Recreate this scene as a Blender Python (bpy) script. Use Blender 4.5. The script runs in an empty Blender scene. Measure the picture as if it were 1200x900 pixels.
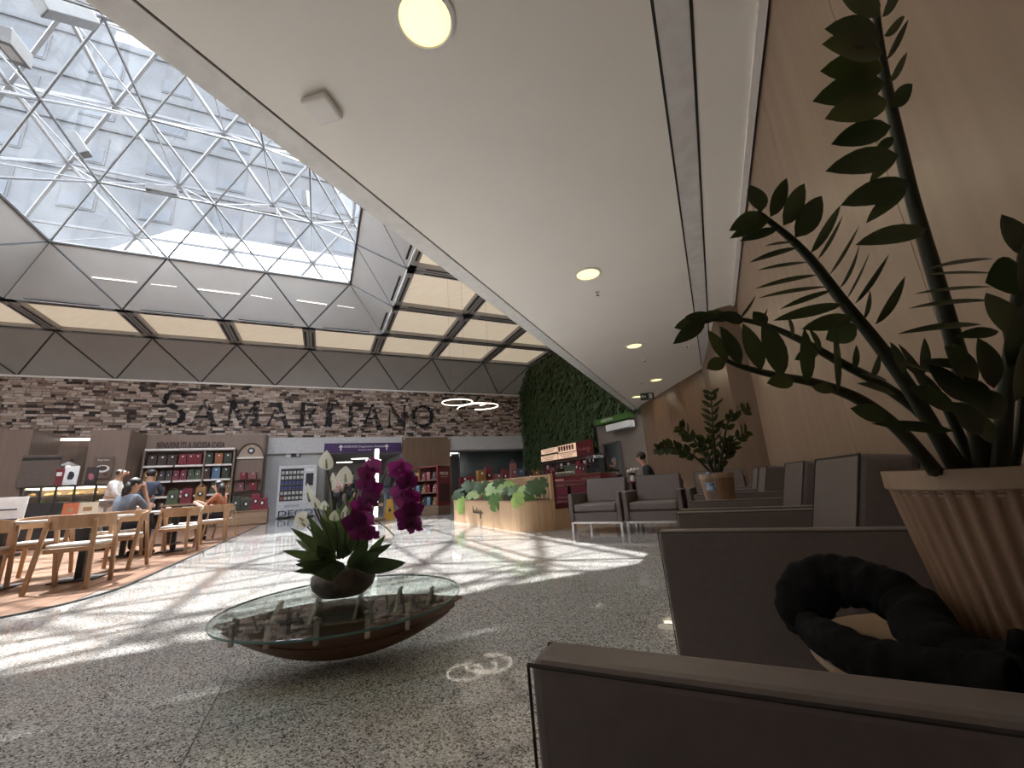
import bpy, math, random
from math import sin, cos, pi, radians, atan2, sqrt, hypot
from mathutils import Vector, Matrix
random.seed(7)
SC = bpy.context.scene
COL = SC.collection
# ------------------------------------------------------------------ camera, sky, sun, exposure
CAM_H, FPX = 0.80, 474.46
YAW, PITCH, ROLL = radians(25.40), radians(14.08), radians(3.60)
_f = Vector((-sin(YAW)*cos(PITCH), cos(YAW)*cos(PITCH), sin(PITCH)))
_r = Vector((cos(YAW), sin(YAW), 0))
_d = _f.cross(_r)
CR = _r*cos(ROLL) + _d*sin(ROLL)
CD = _d*cos(ROLL) - _r*sin(ROLL)
CF = _f
CO = Vector((0, 0, CAM_H))
cam = bpy.data.cameras.new('camera'); camo = bpy.data.objects.new('camera', cam); COL.objects.link(camo)
cam.sensor_width = 36; cam.lens = FPX*36/1200; cam.clip_start = .02; cam.clip_end = 500
camo.matrix_world = Matrix.Translation(CO) @ Matrix((CR, -CD, -CF)).transposed().to_4x4()
SC.camera = camo
BA = radians(50.9)                       # the hall's grid runs at this angle to the lounge wall
EB = Vector((cos(BA), sin(BA), 0)); NB = Vector((-sin(BA), cos(BA), 0))
def P(a, b, z=0): return EB*a + NB*b + Vector((0, 0, z))
def ray(u, v): return CR*((u-600)/FPX) + CD*((v-450)/FPX) + CF
def at(u, v, d): return CO + ray(u, v)*d
def onz(u, v, z):
    r = ray(u, v); return CO + r*((z-CAM_H)/r.z)
def onb(u, v, b):
    r = ray(u, v); return CO + r*(b/r.dot(NB))
def onA(u, v, a):
    r = ray(u, v); return CO + r*(a/r.dot(EB))
def ab(p): return p.dot(EB), p.dot(NB), p.z

world = bpy.data.worlds.new('sky'); SC.world = world; world.use_nodes = True
wn = world.node_tree.nodes; wn.clear()
_o = wn.new('ShaderNodeOutputWorld'); _b = wn.new('ShaderNodeBackground'); _s = wn.new('ShaderNodeTexSky')
_s.sky_type = 'NISHITA'; _s.sun_disc = False; _s.sun_elevation = radians(62); _s.sun_rotation = 0
_s.air_density = 1.0; _s.dust_density = 1.5; _s.ozone_density = 1.0
_h = wn.new('ShaderNodeHueSaturation'); _h.inputs['Saturation'].default_value = .32
world.node_tree.links.new(_s.outputs[0], _h.inputs['Color']); world.node_tree.links.new(_h.outputs[0], _b.inputs[0]); _b.inputs[1].default_value = 1.75
world.node_tree.links.new(_b.outputs[0], _o.inputs[0])
SUN_DIR = (EB*0.276 - NB*0.445 + Vector((0, 0, -1))).normalized()
sl = bpy.data.lights.new('sun', 'SUN'); so = bpy.data.objects.new('sun', sl); COL.objects.link(so)
sl.energy = 8.3; sl.angle = radians(0.55); sl.color = (1.0, 0.965, 0.92)
so.location = P(-2, 14, 30); so.rotation_euler = SUN_DIR.to_track_quat('-Z', 'Y').to_euler()
SC.view_settings.view_transform = 'Standard'; SC.view_settings.look = 'None'
SC.view_settings.exposure = 0.82; SC.view_settings.gamma = 1; SC.view_settings.use_curve_mapping = False
SC.cycles.use_denoising = True
SC.cycles.max_bounces = 10; SC.cycles.diffuse_bounces = 6; SC.cycles.glossy_bounces = 4
SC.cycles.transmission_bounces = 8; SC.cycles.transparent_max_bounces = 24
SC.cycles.sample_clamp_indirect = 6; SC.cycles.blur_glossy = 0.08
SC.cycles.caustics_reflective = True; SC.cycles.caustics_refractive = False

# ------------------------------------------------------------------ materials
def _new(name):
    m = bpy.data.materials.new(name); m.use_nodes = True
    nt = m.node_tree; bs = nt.nodes['Principled BSDF']
    return m, nt, bs
def rgb(c): return (c[0], c[1], c[2], 1)
def _coords(nt, scale, coord='Object'):
    tc = nt.nodes.new('ShaderNodeTexCoord'); mp = nt.nodes.new('ShaderNodeMapping')
    mp.inputs['Scale'].default_value = scale if isinstance(scale, tuple) else (scale,)*3
    nt.links.new(tc.outputs[coord], mp.inputs[0]); return mp
def pmat(name, c1, c2=None, scale=8, rough=.5, metal=0, bump=0, detail=4, spec=.5, emit=None, estr=0, coord='Object', sheen=0, ramp=(.35, .65)):
    m, nt, bs = _new(name)
    bs.inputs['Base Color'].default_value = rgb(c1); bs.inputs['Roughness'].default_value = rough
    bs.inputs['Metallic'].default_value = metal; bs.inputs['Specular IOR Level'].default_value = spec
    if sheen: bs.inputs['Sheen Weight'].default_value = sheen
    if c2 is None: c2 = tuple(x*.88 for x in c1)
    n = nt.nodes.new('ShaderNodeTexNoise'); n.inputs['Detail'].default_value = detail; n.inputs['Scale'].default_value = 1
    nt.links.new(_coords(nt, scale, coord).outputs[0], n.inputs[0])
    r = nt.nodes.new('ShaderNodeValToRGB'); r.color_ramp.elements[0].position = ramp[0]; r.color_ramp.elements[1].position = ramp[1]
    r.color_ramp.elements[0].color = rgb(c2); r.color_ramp.elements[1].color = rgb(c1)
    nt.links.new(n.outputs[0], r.inputs[0]); nt.links.new(r.outputs[0], bs.inputs['Base Color'])
    if bump:
        bp = nt.nodes.new('ShaderNodeBump'); bp.inputs['Strength'].default_value = bump; bp.inputs['Distance'].default_value = .01
        nt.links.new(n.outputs[0], bp.inputs['Height']); nt.links.new(bp.outputs[0], bs.inputs['Normal'])
    if emit:
        bs.inputs['Emission Color'].default_value = rgb(emit); bs.inputs['Emission Strength'].default_value = estr
    return m
def wood(name, c1, c2, scale=(14, 14, 1.2), rough=.45, bump=.05, coord='Object'):
    return pmat(name, c1, c2, scale=scale, rough=rough, bump=bump, detail=6, coord=coord, ramp=(.3, .7))
def leafmat(name, c1, c2, rough=.35, trans=.25):
    m = pmat(name, c1, c2, scale=18, rough=rough)
    nt = m.node_tree; bs = nt.nodes['Principled BSDF']
    tr = nt.nodes.new('ShaderNodeBsdfTranslucent'); tr.inputs[0].default_value = rgb(tuple(min(1, x*1.5) for x in c1))
    mx = nt.nodes.new('ShaderNodeMixShader'); mx.inputs[0].default_value = trans
    out = nt.nodes['Material Output']
    nt.links.new(bs.outputs[0], mx.inputs[1]); nt.links.new(tr.outputs[0], mx.inputs[2]); nt.links.new(mx.outputs[0], out.inputs[0])
    return m
def emis(name, c, s):
    return pmat(name, c, c, rough=.4, emit=c, estr=s)
def glassmat(name, tint=(.93, .97, .97), refl=.08, rough=.0, dirt=0, power=0.0):
    # clear pane: transparent body with a Fresnel reflection and faint dust
    m, nt, bs = _new(name); nt.nodes.remove(bs); out = nt.nodes['Material Output']
    tr = nt.nodes.new('ShaderNodeBsdfTransparent'); tr.inputs[0].default_value = rgb(tint)
    gl = nt.nodes.new('ShaderNodeBsdfGlossy'); gl.inputs['Roughness'].default_value = rough; gl.inputs[0].default_value = (1, 1, 1, 1)
    lw0 = nt.nodes.new('ShaderNodeLayerWeight'); lw0.inputs[0].default_value = .5
    pw = nt.nodes.new('ShaderNodeMath'); pw.operation = 'POWER'; pw.inputs[1].default_value = 5; nt.links.new(lw0.outputs['Facing'], pw.inputs[0])
    lw = nt.nodes.new('ShaderNodeMath'); lw.operation = 'MULTIPLY_ADD'; lw.inputs[1].default_value = .62; lw.inputs[2].default_value = .035; nt.links.new(pw.outputs[0], lw.inputs[0])
    mx = nt.nodes.new('ShaderNodeMixShader')
    nt.links.new(lw.outputs[0], mx.inputs[0]); nt.links.new(tr.outputs[0], mx.inputs[1]); nt.links.new(gl.outputs[0], mx.inputs[2])
    last = mx
    if dirt:
        df = nt.nodes.new('ShaderNodeBsdfDiffuse'); df.inputs[0].default_value = (.8, .82, .84, 1)
        tl = nt.nodes.new('ShaderNodeBsdfTranslucent'); tl.inputs[0].default_value = (.85, .9, .95, 1)
        ad = nt.nodes.new('ShaderNodeMixShader'); ad.inputs[0].default_value = .6
        nt.links.new(df.outputs[0], ad.inputs[1]); nt.links.new(tl.outputs[0], ad.inputs[2])
        n = nt.nodes.new('ShaderNodeTexNoise'); n.inputs['Detail'].default_value = 6; n.inputs['Scale'].default_value = 1.4
        nt.links.new(_coords(nt, 1.0).outputs[0], n.inputs[0])
        mr = nt.nodes.new('ShaderNodeMapRange'); mr.inputs[1].default_value = .3; mr.inputs[2].default_value = .75
        mr.inputs[3].default_value = dirt*.4; mr.inputs[4].default_value = dirt*1.6
        nt.links.new(n.outputs[0], mr.inputs[0])
        m2 = nt.nodes.new('ShaderNodeMixShader'); nt.links.new(mr.outputs[0], m2.inputs[0])
        nt.links.new(mx.outputs[0], m2.inputs[1]); nt.links.new(ad.outputs[0], m2.inputs[2]); last = m2
    nt.links.new(last.outputs[0], out.inputs[0])
    return m

# ------------------------------------------------------------------ mesh builder
class MB:
    def __init__(s): s.v = []; s.f = []; s.m = []; s.cur = 0
    def add(s, vs, fs):
        o = len(s.v); s.v += [tuple(x) for x in vs]; s.f += [tuple(i+o for i in f) for f in fs]; s.m += [s.cur]*len(fs); return s
    def hexa(s, p):                      # bottom 0-3, top 4-7
        return s.add(p, [(3,2,1,0),(4,5,6,7),(0,1,5,4),(1,2,6,5),(2,3,7,6),(3,0,4,7)])
    def box(s, c, size, rz=0, tilt=None):
        x, y, z = size[0]/2, size[1]/2, size[2]/2
        ps = [Vector(q) for q in ((-x,-y,-z),(x,-y,-z),(x,y,-z),(-x,y,-z),(-x,-y,z),(x,-y,z),(x,y,z),(-x,y,z))]
        R = Matrix.Rotation(rz, 3, 'Z')
        if tilt: R = R @ Matrix.Rotation(tilt[1], 3, tilt[0])
        return s.hexa([R @ q + Vector(c) for q in ps])
    def span(s, x0, x1, y0, y1, z0, z1):
        return s.box(((x0+x1)/2, (y0+y1)/2, (z0+z1)/2), (abs(x1-x0), abs(y1-y0), abs(z1-z0)))
    def beam(s, p, q, w, h, up=Vector((0, 0, 1))):
        p, q = Vector(p), Vector(q); d = (q-p).normalized(); up = Vector(up)
        if abs(d.dot(up)) > .98: up = Vector((1, 0, 0))
        x = d.cross(up).normalized()*(w/2); y = x.normalized().cross(d)*(h/2)
        return s.hexa([p-x-y, p+x-y, p+x+y, p-x+y, q-x-y, q+x-y, q+x+y, q-x+y])
    def prism(s, pts, vec):
        n = len(pts); pts = [Vector(p) for p in pts]; vec = Vector(vec)
        vs = pts + [p+vec for p in pts]
        return s.add(vs, [tuple(range(n))[::-1], tuple(range(n, 2*n))] + [(i, (i+1) % n, n+(i+1) % n, n+i) for i in range(n)])
    def poly(s, pts): return s.add(pts, [tuple(range(len(pts)))])
    def tube(s, pts, r, n=8, cap=True, flat=1.0):
        pts = [Vector(p) for p in pts]; k = len(pts)
        rs = r if isinstance(r, (list, tuple)) else [r]*k
        vs = []; fs = []; prev = None
        for i, p in enumerate(pts):
            t = (pts[min(i+1, k-1)]-pts[max(i-1, 0)])
            t = t.normalized() if t.length > 1e-9 else Vector((0, 0, 1))
            if prev is None:
                a = Vector((0, 0, 1)) if abs(t.z) < .9 else Vector((1, 0, 0)); x = t.cross(a).normalized()
            else:
                x = (prev - t*prev.dot(t)); x = x.normalized() if x.length > 1e-6 else t.orthogonal().normalized()
            prev = x; y = t.cross(x)
            for j in range(n):
                an = 2*pi*j/n; vs.append(p + x*(cos(an)*rs[i]) + y*(sin(an)*rs[i]*flat))
        for i in range(k-1):
            for j in range(n):
                fs.append((i*n+j, i*n+(j+1) % n, (i+1)*n+(j+1) % n, (i+1)*n+j))
        if cap: fs += [tuple(range(n))[::-1], tuple(range((k-1)*n, k*n))]
        return s.add(vs, fs)
    def lathe(s, prof, n=24, c=(0, 0, 0), rib=None, cap=True):
        c = Vector(c); k = len(prof); vs = []; fs = []
        for (r, z) in prof:
            for j in range(n):
                an = 2*pi*j/n; rr = r*(1 + (rib[1]*(1 if j % 2 else -1) if rib else 0))
                vs.append(c + Vector((cos(an)*rr, sin(an)*rr, z)))
        for i in range(k-1):
            for j in range(n): fs.append((i*n+j, i*n+(j+1) % n, (i+1)*n+(j+1) % n, (i+1)*n+j))
        if cap and prof[0][0] > 1e-5: fs.append(tuple(range(n))[::-1])
        if cap and prof[-1][0] > 1e-5: fs.append(tuple(range((k-1)*n, k*n)))
        return s.add(vs, fs)
    def ball(s, c, r, n=10, m=7, R=None):
        c = Vector(c); r = r if isinstance(r, tuple) else (r,)*3; vs = []; fs = []
        for i in range(m+1):
            th = pi*i/m
            for j in range(n):
                q = Vector((r[0]*sin(th)*cos(2*pi*j/n), r[1]*sin(th)*sin(2*pi*j/n), r[2]*cos(th)))
                vs.append(c + (R @ q if R else q))
        for i in range(m):
            for j in range(n): fs.append((i*n+j, (i+1)*n+j, (i+1)*n+(j+1) % n, i*n+(j+1) % n))
        return s.add(vs, fs)
    def sheet(s, rows, thick=None):
        k = len(rows); n = len(rows[0]); vs = [Vector(p) for r in rows for p in r]
        fs = [(i*n+j, i*n+j+1, (i+1)*n+j+1, (i+1)*n+j) for i in range(k-1) for j in range(n-1)]
        return s.add(vs, fs)
    def leaf(s, p, d, nrm, L, W, droop=.15, fold=.15, tipw=.0, seg=5, shape=1.0):
        p = Vector(p); d = Vector(d).normalized(); nrm = Vector(nrm); nrm = (nrm - d*nrm.dot(d)).normalized(); w = d.cross(nrm)
        rows = []
        for i in range(seg+1):
            t = i/seg; ww = W/2*max(sin(pi*min(1, t**shape))**.8, .04 if i < seg else 0.0)
            c = p + d*(L*t) - nrm*(droop*L*t*t)
            rows.append((c + w*ww + nrm*(fold*ww), c, c - w*ww + nrm*(fold*ww)))
        return s.sheet(rows)
    def build(s, name, mat, parent=None, smooth=False, bevel=0, seg=2, solid=0, sub=0):
        me = bpy.data.meshes.new(name); me.from_pydata(s.v, [], s.f)
        mats = mat if isinstance(mat, (list, tuple)) else [mat]
        for m in mats: me.materials.append(m)
        if len(mats) > 1: me.polygons.foreach_set('material_index', s.m)
        if smooth: me.polygons.foreach_set('use_smooth', [True]*len(me.polygons))
        me.update()
        o = bpy.data.objects.new(name, me); COL.objects.link(o)
        if parent: o.parent = parent
        if solid:
            md = o.modifiers.new('solid', 'SOLIDIFY'); md.thickness = solid; md.offset = 0
        if bevel:
            md = o.modifiers.new('bevel', 'BEVEL'); md.width = bevel; md.segments = seg; md.limit_method = 'ANGLE'; md.angle_limit = radians(40)
        if sub:
            md = o.modifiers.new('sub', 'SUBSURF'); md.levels = sub; md.render_levels = sub
        return o
def tag(o, label=None, cat=None, group=None, kind=None):
    if label: o['label'] = label
    if cat: o['category'] = cat
    if group: o['group'] = group
    if kind: o['kind'] = kind
    return o
def thing(name, label, cat, loc=(0, 0, 0), rz=0, group=None):
    o = bpy.data.objects.new(name, None); COL.objects.link(o); o.empty_display_size = .1
    o.location = loc; o.rotation_euler = (0, 0, rz); return tag(o, label, cat, group)
def copy_tree(o, parent=None, label=None, group=None):
    c = o.copy(); COL.objects.link(c); c.parent = parent
    for ch in o.children: copy_tree(ch, c)
    if label: c['label'] = label
    if group: c['group'] = group
    return c
def struct(o): o['kind'] = 'structure'; return o
def root_struct(name):
    o = bpy.data.objects.new(name, None); COL.objects.link(o); o['kind'] = 'structure'; return o
def text_mesh(name, body, size, mat, parent=None, ext=.002, loc=(0, 0, 0), rot=(0, 0, 0), align='CENTER', sx=1, space=1, shear=0):
    cu = bpy.data.curves.new(name, 'FONT'); cu.body = body; cu.size = size; cu.extrude = ext; cu.align_x = align; cu.align_y = 'CENTER'
    cu.space_character = space; cu.shear = shear; cu.resolution_u = 3
    t = bpy.data.objects.new(name, cu); COL.objects.link(t)
    dg = bpy.context.evaluated_depsgraph_get(); me = bpy.data.meshes.new_from_object(t.evaluated_get(dg))
    bpy.data.objects.remove(t); bpy.data.curves.remove(cu)
    me.materials.clear(); me.materials.append(mat)
    o = bpy.data.objects.new(name, me); COL.objects.link(o)
    if parent: o.parent = parent
    o.location = loc; o.rotation_euler = rot; o.scale = (sx, 1, 1); return o

# shared materials
M_WHITE = pmat('white_paint', (.80, .78, .75), (.77, .75, .72), scale=3, rough=.6)
M_CEIL = pmat('ceiling_paint', (.85, .82, .765), (.83, .80, .745), scale=1.5, rough=.7)
M_PANEL = pmat('grey_metal_panel', (.36, .34, .315), (.34, .32, .295), scale=1.2, rough=.5)
M_JOINT = pmat('dark_joint', (.05, .05, .05), rough=.7)
M_FRAME = pmat('silver_frame', (.10, .10, .10), (.085, .085, .085), scale=6, rough=.4, metal=.3)
M_FRAMEW = pmat('white_frame', (.12, .12, .122), (.105, .105, .107), scale=6, rough=.45)
M_BEAM = pmat('coffer_beam', (.38, .365, .345), (.35, .335, .315), scale=5, rough=.5, metal=.2)
M_DARK = pmat('dark_slot', (.03, .03, .03), rough=.8)
M_BLACK = pmat('black_plastic', (.018, .018, .02), rough=.5)
M_STEEL = pmat('brushed_steel', (.62, .62, .62), (.55, .55, .55), scale=(3, 3, 60), rough=.25, metal=1)
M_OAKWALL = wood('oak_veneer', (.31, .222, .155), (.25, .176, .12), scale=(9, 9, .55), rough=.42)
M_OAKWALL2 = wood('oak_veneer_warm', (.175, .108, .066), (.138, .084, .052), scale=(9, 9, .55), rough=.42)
M_CHAIRWOOD = wood('beech_wood', (.40, .245, .135), (.33, .195, .108), scale=(30, 30, 4), rough=.4)
M_PLANTERWOOD = wood('oak_slats', (.58, .39, .235), (.48, .31, .18), scale=(25, 25, 1.5), rough=.45)
M_SHOPWOOD = wood('shop_wood', (.20, .138, .102), (.165, .112, .084), scale=(6, 6, .6), rough=.5)
M_UPH = pmat('taupe_vinyl', (.142, .116, .109), (.128, .105, .098), scale=40, rough=.48, bump=.03)
M_PIPING = pmat('black_piping', (.03, .025, .025), rough=.6)
M_GREYTXT = pmat('dark_print', (.03, .03, .035), rough=.7)
M_GLASS = glassmat('clear_glass')
M_RED = pmat('red_lacquer', (.165, .013, .02), (.14, .011, .017), scale=5, rough=.4)
M_PAPER = pmat('paper', (.75, .73, .70), rough=.7)
# ================================================================== FLOOR
def posmat(m):        # swap object coordinates for world position so neighbouring pieces do not repeat
    nt = m.node_tree
    for n in list(nt.nodes):
        if n.type == 'MAPPING':
            g = nt.nodes.new('ShaderNodeNewGeometry'); nt.links.new(g.outputs['Position'], n.inputs[0])
    return m
def terrazzo():
    m, nt, bs = _new('terrazzo')
    mp = _coords(nt, 1.0); vo = nt.nodes.new('ShaderNodeTexVoronoi'); vo.inputs['Scale'].default_value = 170
    nt.links.new(mp.outputs[0], vo.inputs[0])
    sp = nt.nodes.new('ShaderNodeSeparateColor'); nt.links.new(vo.outputs['Color'], sp.inputs[0])
    r = nt.nodes.new('ShaderNodeValToRGB'); cr = r.color_ramp; cr.interpolation = 'CONSTANT'
    cr.elements[0].position = 0; cr.elements[0].color = (.10, .09, .08, 1)
    cr.elements[1].position = .20; cr.elements[1].color = (.30, .29, .275, 1)
    for p, c in ((.42, (.43, .42, .40)), (.68, (.52, .51, .49)), (.88, (.66, .65, .63))):
        e = cr.elements.new(p); e.color = rgb(c)
    nt.links.new(sp.outputs[0], r.inputs[0])
    n = nt.nodes.new('ShaderNodeTexNoise'); n.inputs['Scale'].default_value = .8; n.inputs['Detail'].default_value = 5
    nt.links.new(mp.outputs[0], n.inputs[0])
    mr = nt.nodes.new('ShaderNodeMapRange'); mr.inputs[1].default_value = .3; mr.inputs[2].default_value = .7; mr.inputs[3].default_value = .035; mr.inputs[4].default_value = .07
    nt.links.new(n.outputs[0], mr.inputs[0]); nt.links.new(mr.outputs[0], bs.inputs['Roughness'])
    nt.links.new(r.outputs[0], bs.inputs['Base Color'])
    return posmat(m)
M_TERR = terrazzo()
M_CAFEFLOOR = posmat(wood('cafe_plank', (.235, .128, .076), (.18, .096, .058), scale=(3, 3, 3), rough=.4))
fl = MB(); fl.poly([P(-18, -8, -.006), P(16, -8, -.006), P(16, 34, -.006), P(-18, 34, -.006)])
floor = struct(fl.build('floor', pmat('grout', (.16, .15, .14), rough=.8)))
tile_me = None
for ia in range(-12, 11):
    for ib in range(-3, 22):
        a0, b0 = -.36+1.5*ia, 2.07+1.5*ib
        ca, cb = a0+.75, b0+.75
        if ca < -4.2 and (cb > 4.5 or ca < -8): continue
        p = P(ca, cb)
        if p.x > 1.2 or p.y < -2.5 or ca > 13 or (p - Vector((-2.3, 16, 0))).dot(Vector((.89, .46, 0))) > 1: continue
        if tile_me is None:
            t = MB(); t.box((0, 0, -.01), (1.495, 1.495, .02)); o = t.build('tile', M_TERR); tile_me = o.data
        else:
            o = bpy.data.objects.new('tile', tile_me); COL.objects.link(o)
        o.location = p; o.rotation_euler = (0, 0, BA); o.parent = floor
# cafe floor: planks laid along the hall grid, rounded corner towards the lounge
cafe = root_struct('floor_cafe')
edge = lambda b: -1.85 if b > 6.2 else -1.85 - .75*(1-sqrt(max(0, 1-((6.2-b)/1.15)**2)))
bs_ = [5.06+.0+i*.1 for i in range(12)]+[6.4]
for k in range(52):
    a1 = -1.85-.20*k; a0 = a1-.194
    lo = 5.06
    for q in range(0, 115):
        b = 5.06+q*.01
        if edge(b) >= a1-.01: lo = b; break
    cuts = [lo]; x = lo + random.uniform(.5, 2.0)
    while x < 19.0: cuts.append(x); x += random.uniform(1.4, 2.6)
    cuts.append(19.0)
    # the planks that show largest are laid singly
    for c0, c1 in zip(cuts, cuts[1:]):
        if k > 24 and c0 > lo+.01: continue
        e1 = 19.0 if k > 24 else c1
        m = MB(); m.hexa([P(a0, c0, 0), P(a1, c0, 0), P(a1, e1-.004, 0), P(a0, e1-.004, 0), P(a0, c0, .006), P(a1, c0, .006), P(a1, e1-.004, .006), P(a0, e1-.004, .006)])
        m.build('plank', M_CAFEFLOOR, cafe)
tr = MB(); pts = [P(edge(5.07+i*.0565), 5.07+i*.0565, .004) for i in range(21)] + [P(-1.84, 19, .004)]
tr.tube(pts, .014, n=6); struct(tr.build('trim_1', M_JOINT))

# ================================================================== LOUNGE: right wall, low ceiling
WX, ZC = .72, 3.415
wr = MB(); wr.span(WX+.03, WX+.15, -4, 7.14, 0, 4.2); wall_right = struct(wr.build('wall_right', M_JOINT))
def onx(u, v, x):
    r = ray(u, v); return CO + r*(x/r.x)
seam = onx(1053, 242, WX).y
ys = [-4] + [seam-1.19*k for k in (3, 2, 1)] + [seam+1.19*k for k in range(0, 8) if seam+1.19*k < 7.0] + [7.14]
for y0, y1 in zip(ys, ys[1:]):
    if y1-y0 < .05: continue
    m = MB(); m.span(WX, WX+.03, y0+.002, y1-.002, 0.08, ZC+.25); m.build('panel', M_OAKWALL, wall_right, bevel=.001)
m = MB(); m.span(WX-.012, WX+.03, -4, 7.14, 0, .08); struct(m.build('baseboard_right', M_JOINT))
def wallseg(name, p, q, z0, z1, mat, th=.12, seams=None, parent=None):
    p, q = Vector(p), Vector(q); d = (q-p); n = Vector((d.y, -d.x, 0)).normalized()
    m = MB(); m.hexa([p+Vector((0,0,z0)), q+Vector((0,0,z0)), q+n*th+Vector((0,0,z0)), p+n*th+Vector((0,0,z0)),
                      p+Vector((0,0,z1)), q+Vector((0,0,z1)), q+n*th+Vector((0,0,z1)), p+n*th+Vector((0,0,z1))])
    return m.build(name, mat, parent)
wj = root_struct('wall_jog')
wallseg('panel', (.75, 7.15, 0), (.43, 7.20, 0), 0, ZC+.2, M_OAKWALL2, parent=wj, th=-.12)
for k in range(3):
    p = Vector((.43, 7.2, 0)).lerp(Vector((.10, 11.2, 0)), k/3); q = Vector((.43, 7.2, 0)).lerp(Vector((.10, 11.2, 0)), (k+1)/3-.002)
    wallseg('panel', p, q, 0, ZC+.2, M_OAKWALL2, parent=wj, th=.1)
wd = root_struct('wall_diagonal')
for k in range(4):
    p = Vector((.10, 11.2, 0)).lerp(Vector((-2.15, 15.6, 0)), k/4); q = Vector((.10, 11.2, 0)).lerp(Vector((-2.15, 15.6, 0)), (k+1)/4-.002)
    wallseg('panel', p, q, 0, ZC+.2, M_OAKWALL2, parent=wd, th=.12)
XS = -2.35
c = MB(); c.prism([(XS, -4.2, ZC), (WX-.02, -4.2, ZC), (WX-.02, 7.14, ZC), (.45, 7.2, ZC), (.12, 11.2, ZC), (-2.25, 15.9, ZC), (XS, 16.3, ZC)], (0, 0, .2))
ceil_l = struct(c.build('ceiling_lounge', M_CEIL))
c = MB()
for x0 in (.095, .295): c.span(x0, x0+.018, -4, 10.9, ZC-.004, ZC+.01)
c.build('shadow_gap', M_DARK, ceil_l)
c = MB(); c.span(.115, .293, -4, 10.9, ZC-.006, ZC+.01); c.build('service_panel', pmat('ceiling_strip', (.70, .69, .67), rough=.6), ceil_l)
c = MB(); c.span(WX-.07, WX-.02, -4, 7.1, ZC-.03, ZC+.1); c.build('cove_trim', M_WHITE, ceil_l)
c = MB(); c.span(-2.58, XS-.022, -4.2, 16.6, ZC, ZC+.35); edge_f = struct(c.build('trim_2', pmat('fascia_paint', (.72, .71, .69), rough=.5)))
c = MB(); c.span(-2.56, XS-.01, -4.2, 16.4, ZC+.015, ZC+.34); c.build('shadow_gap', M_DARK, edge_f)
c = MB(); c.span(-2.56, -2.40, -4.2, 16.9, ZC+.3, 8.2); struct(c.build('wall_upper', M_PANEL))

# ================================================================== BACK WALL of stone with lettering
def stonemat(i, c):
    m = pmat('stone_%d' % i, c, tuple(x*.72 for x in c), scale=14, rough=.85, bump=.3)
    return m
STONES = [stonemat(i, c) for i, c in enumerate(((.50, .395, .325), (.40, .30, .24), (.25, .175, .135), (.13, .088, .07), (.60, .50, .43), (.045, .032, .026)))]
M_STONEEDGE = pmat('stone_mortar', (.06, .045, .04), rough=.9)
ZB0, ZB1, BB = 3.72, 6.24, 22.44
w = MB(); w.hexa([P(-17, BB, ZB0), P(11.4, BB, ZB0), P(11.4, BB+.3, ZB0), P(-17, BB+.3, ZB0), P(-17, BB, ZB1+.2), P(11.4, BB, ZB1+.2), P(11.4, BB+.3, ZB1+.2), P(-17, BB+.3, ZB1+.2)])
wall_back = struct(w.build('wall_back', M_STONEEDGE))
rows_n = 22; rh = (ZB1-ZB0)/rows_n
sts = []
for r_ in range(rows_n):
    x = -16 + random.uniform(0, .3)
    while x < 11.3:
        wd_ = random.choice((.11, .15, .2, .26, .33, .44)) * random.uniform(.85, 1.15)
        hh = rh*random.choice((.78, .88, .88, .9)); x1 = min(x+wd_, 11.33)
        dark = 0
        if random.random() < .11: dark = 1
        mi = 5 if dark else random.choices((0, 1, 2, 3, 4), (4, 4, 3, 2, 2))[0]
        if x1-x > .05: sts.append((x, x1-.018, ZB0+r_*rh+.006+random.uniform(0, .02), hh, random.uniform(.03, .10), mi))
        x = x1
order = sorted(range(len(sts)), key=lambda i: -((sts[i][1]-sts[i][0])*sts[i][3] if sts[i][0] > -12.2 else 0))
big = set(order[:296])
unit = {}
rest = MB()
for i, (x0, x1, z, h, dp, mi) in enumerate(sts):
    ctr = P((x0+x1)/2, BB-dp/2+.01, z+h/2)
    if i in big:
        if mi not in unit:
            u = MB(); u.box((0, 0, 0), (1, 1, 1)); o = u.build('stone', STONES[mi]); unit[mi] = o.data
        else: o = bpy.data.objects.new('stone', unit[mi]); COL.objects.link(o)
        o.location = ctr; o.rotation_euler = (0, 0, BA); o.scale = (x1-x0, dp, h); o.parent = wall_back
    else:
        rest.cur = mi; rest.box(ctr, (x1-x0, dp, h), rz=BA)
o = rest.build('stone_courses', STONES, wall_back); o['kind'] = 'stuff'
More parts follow.
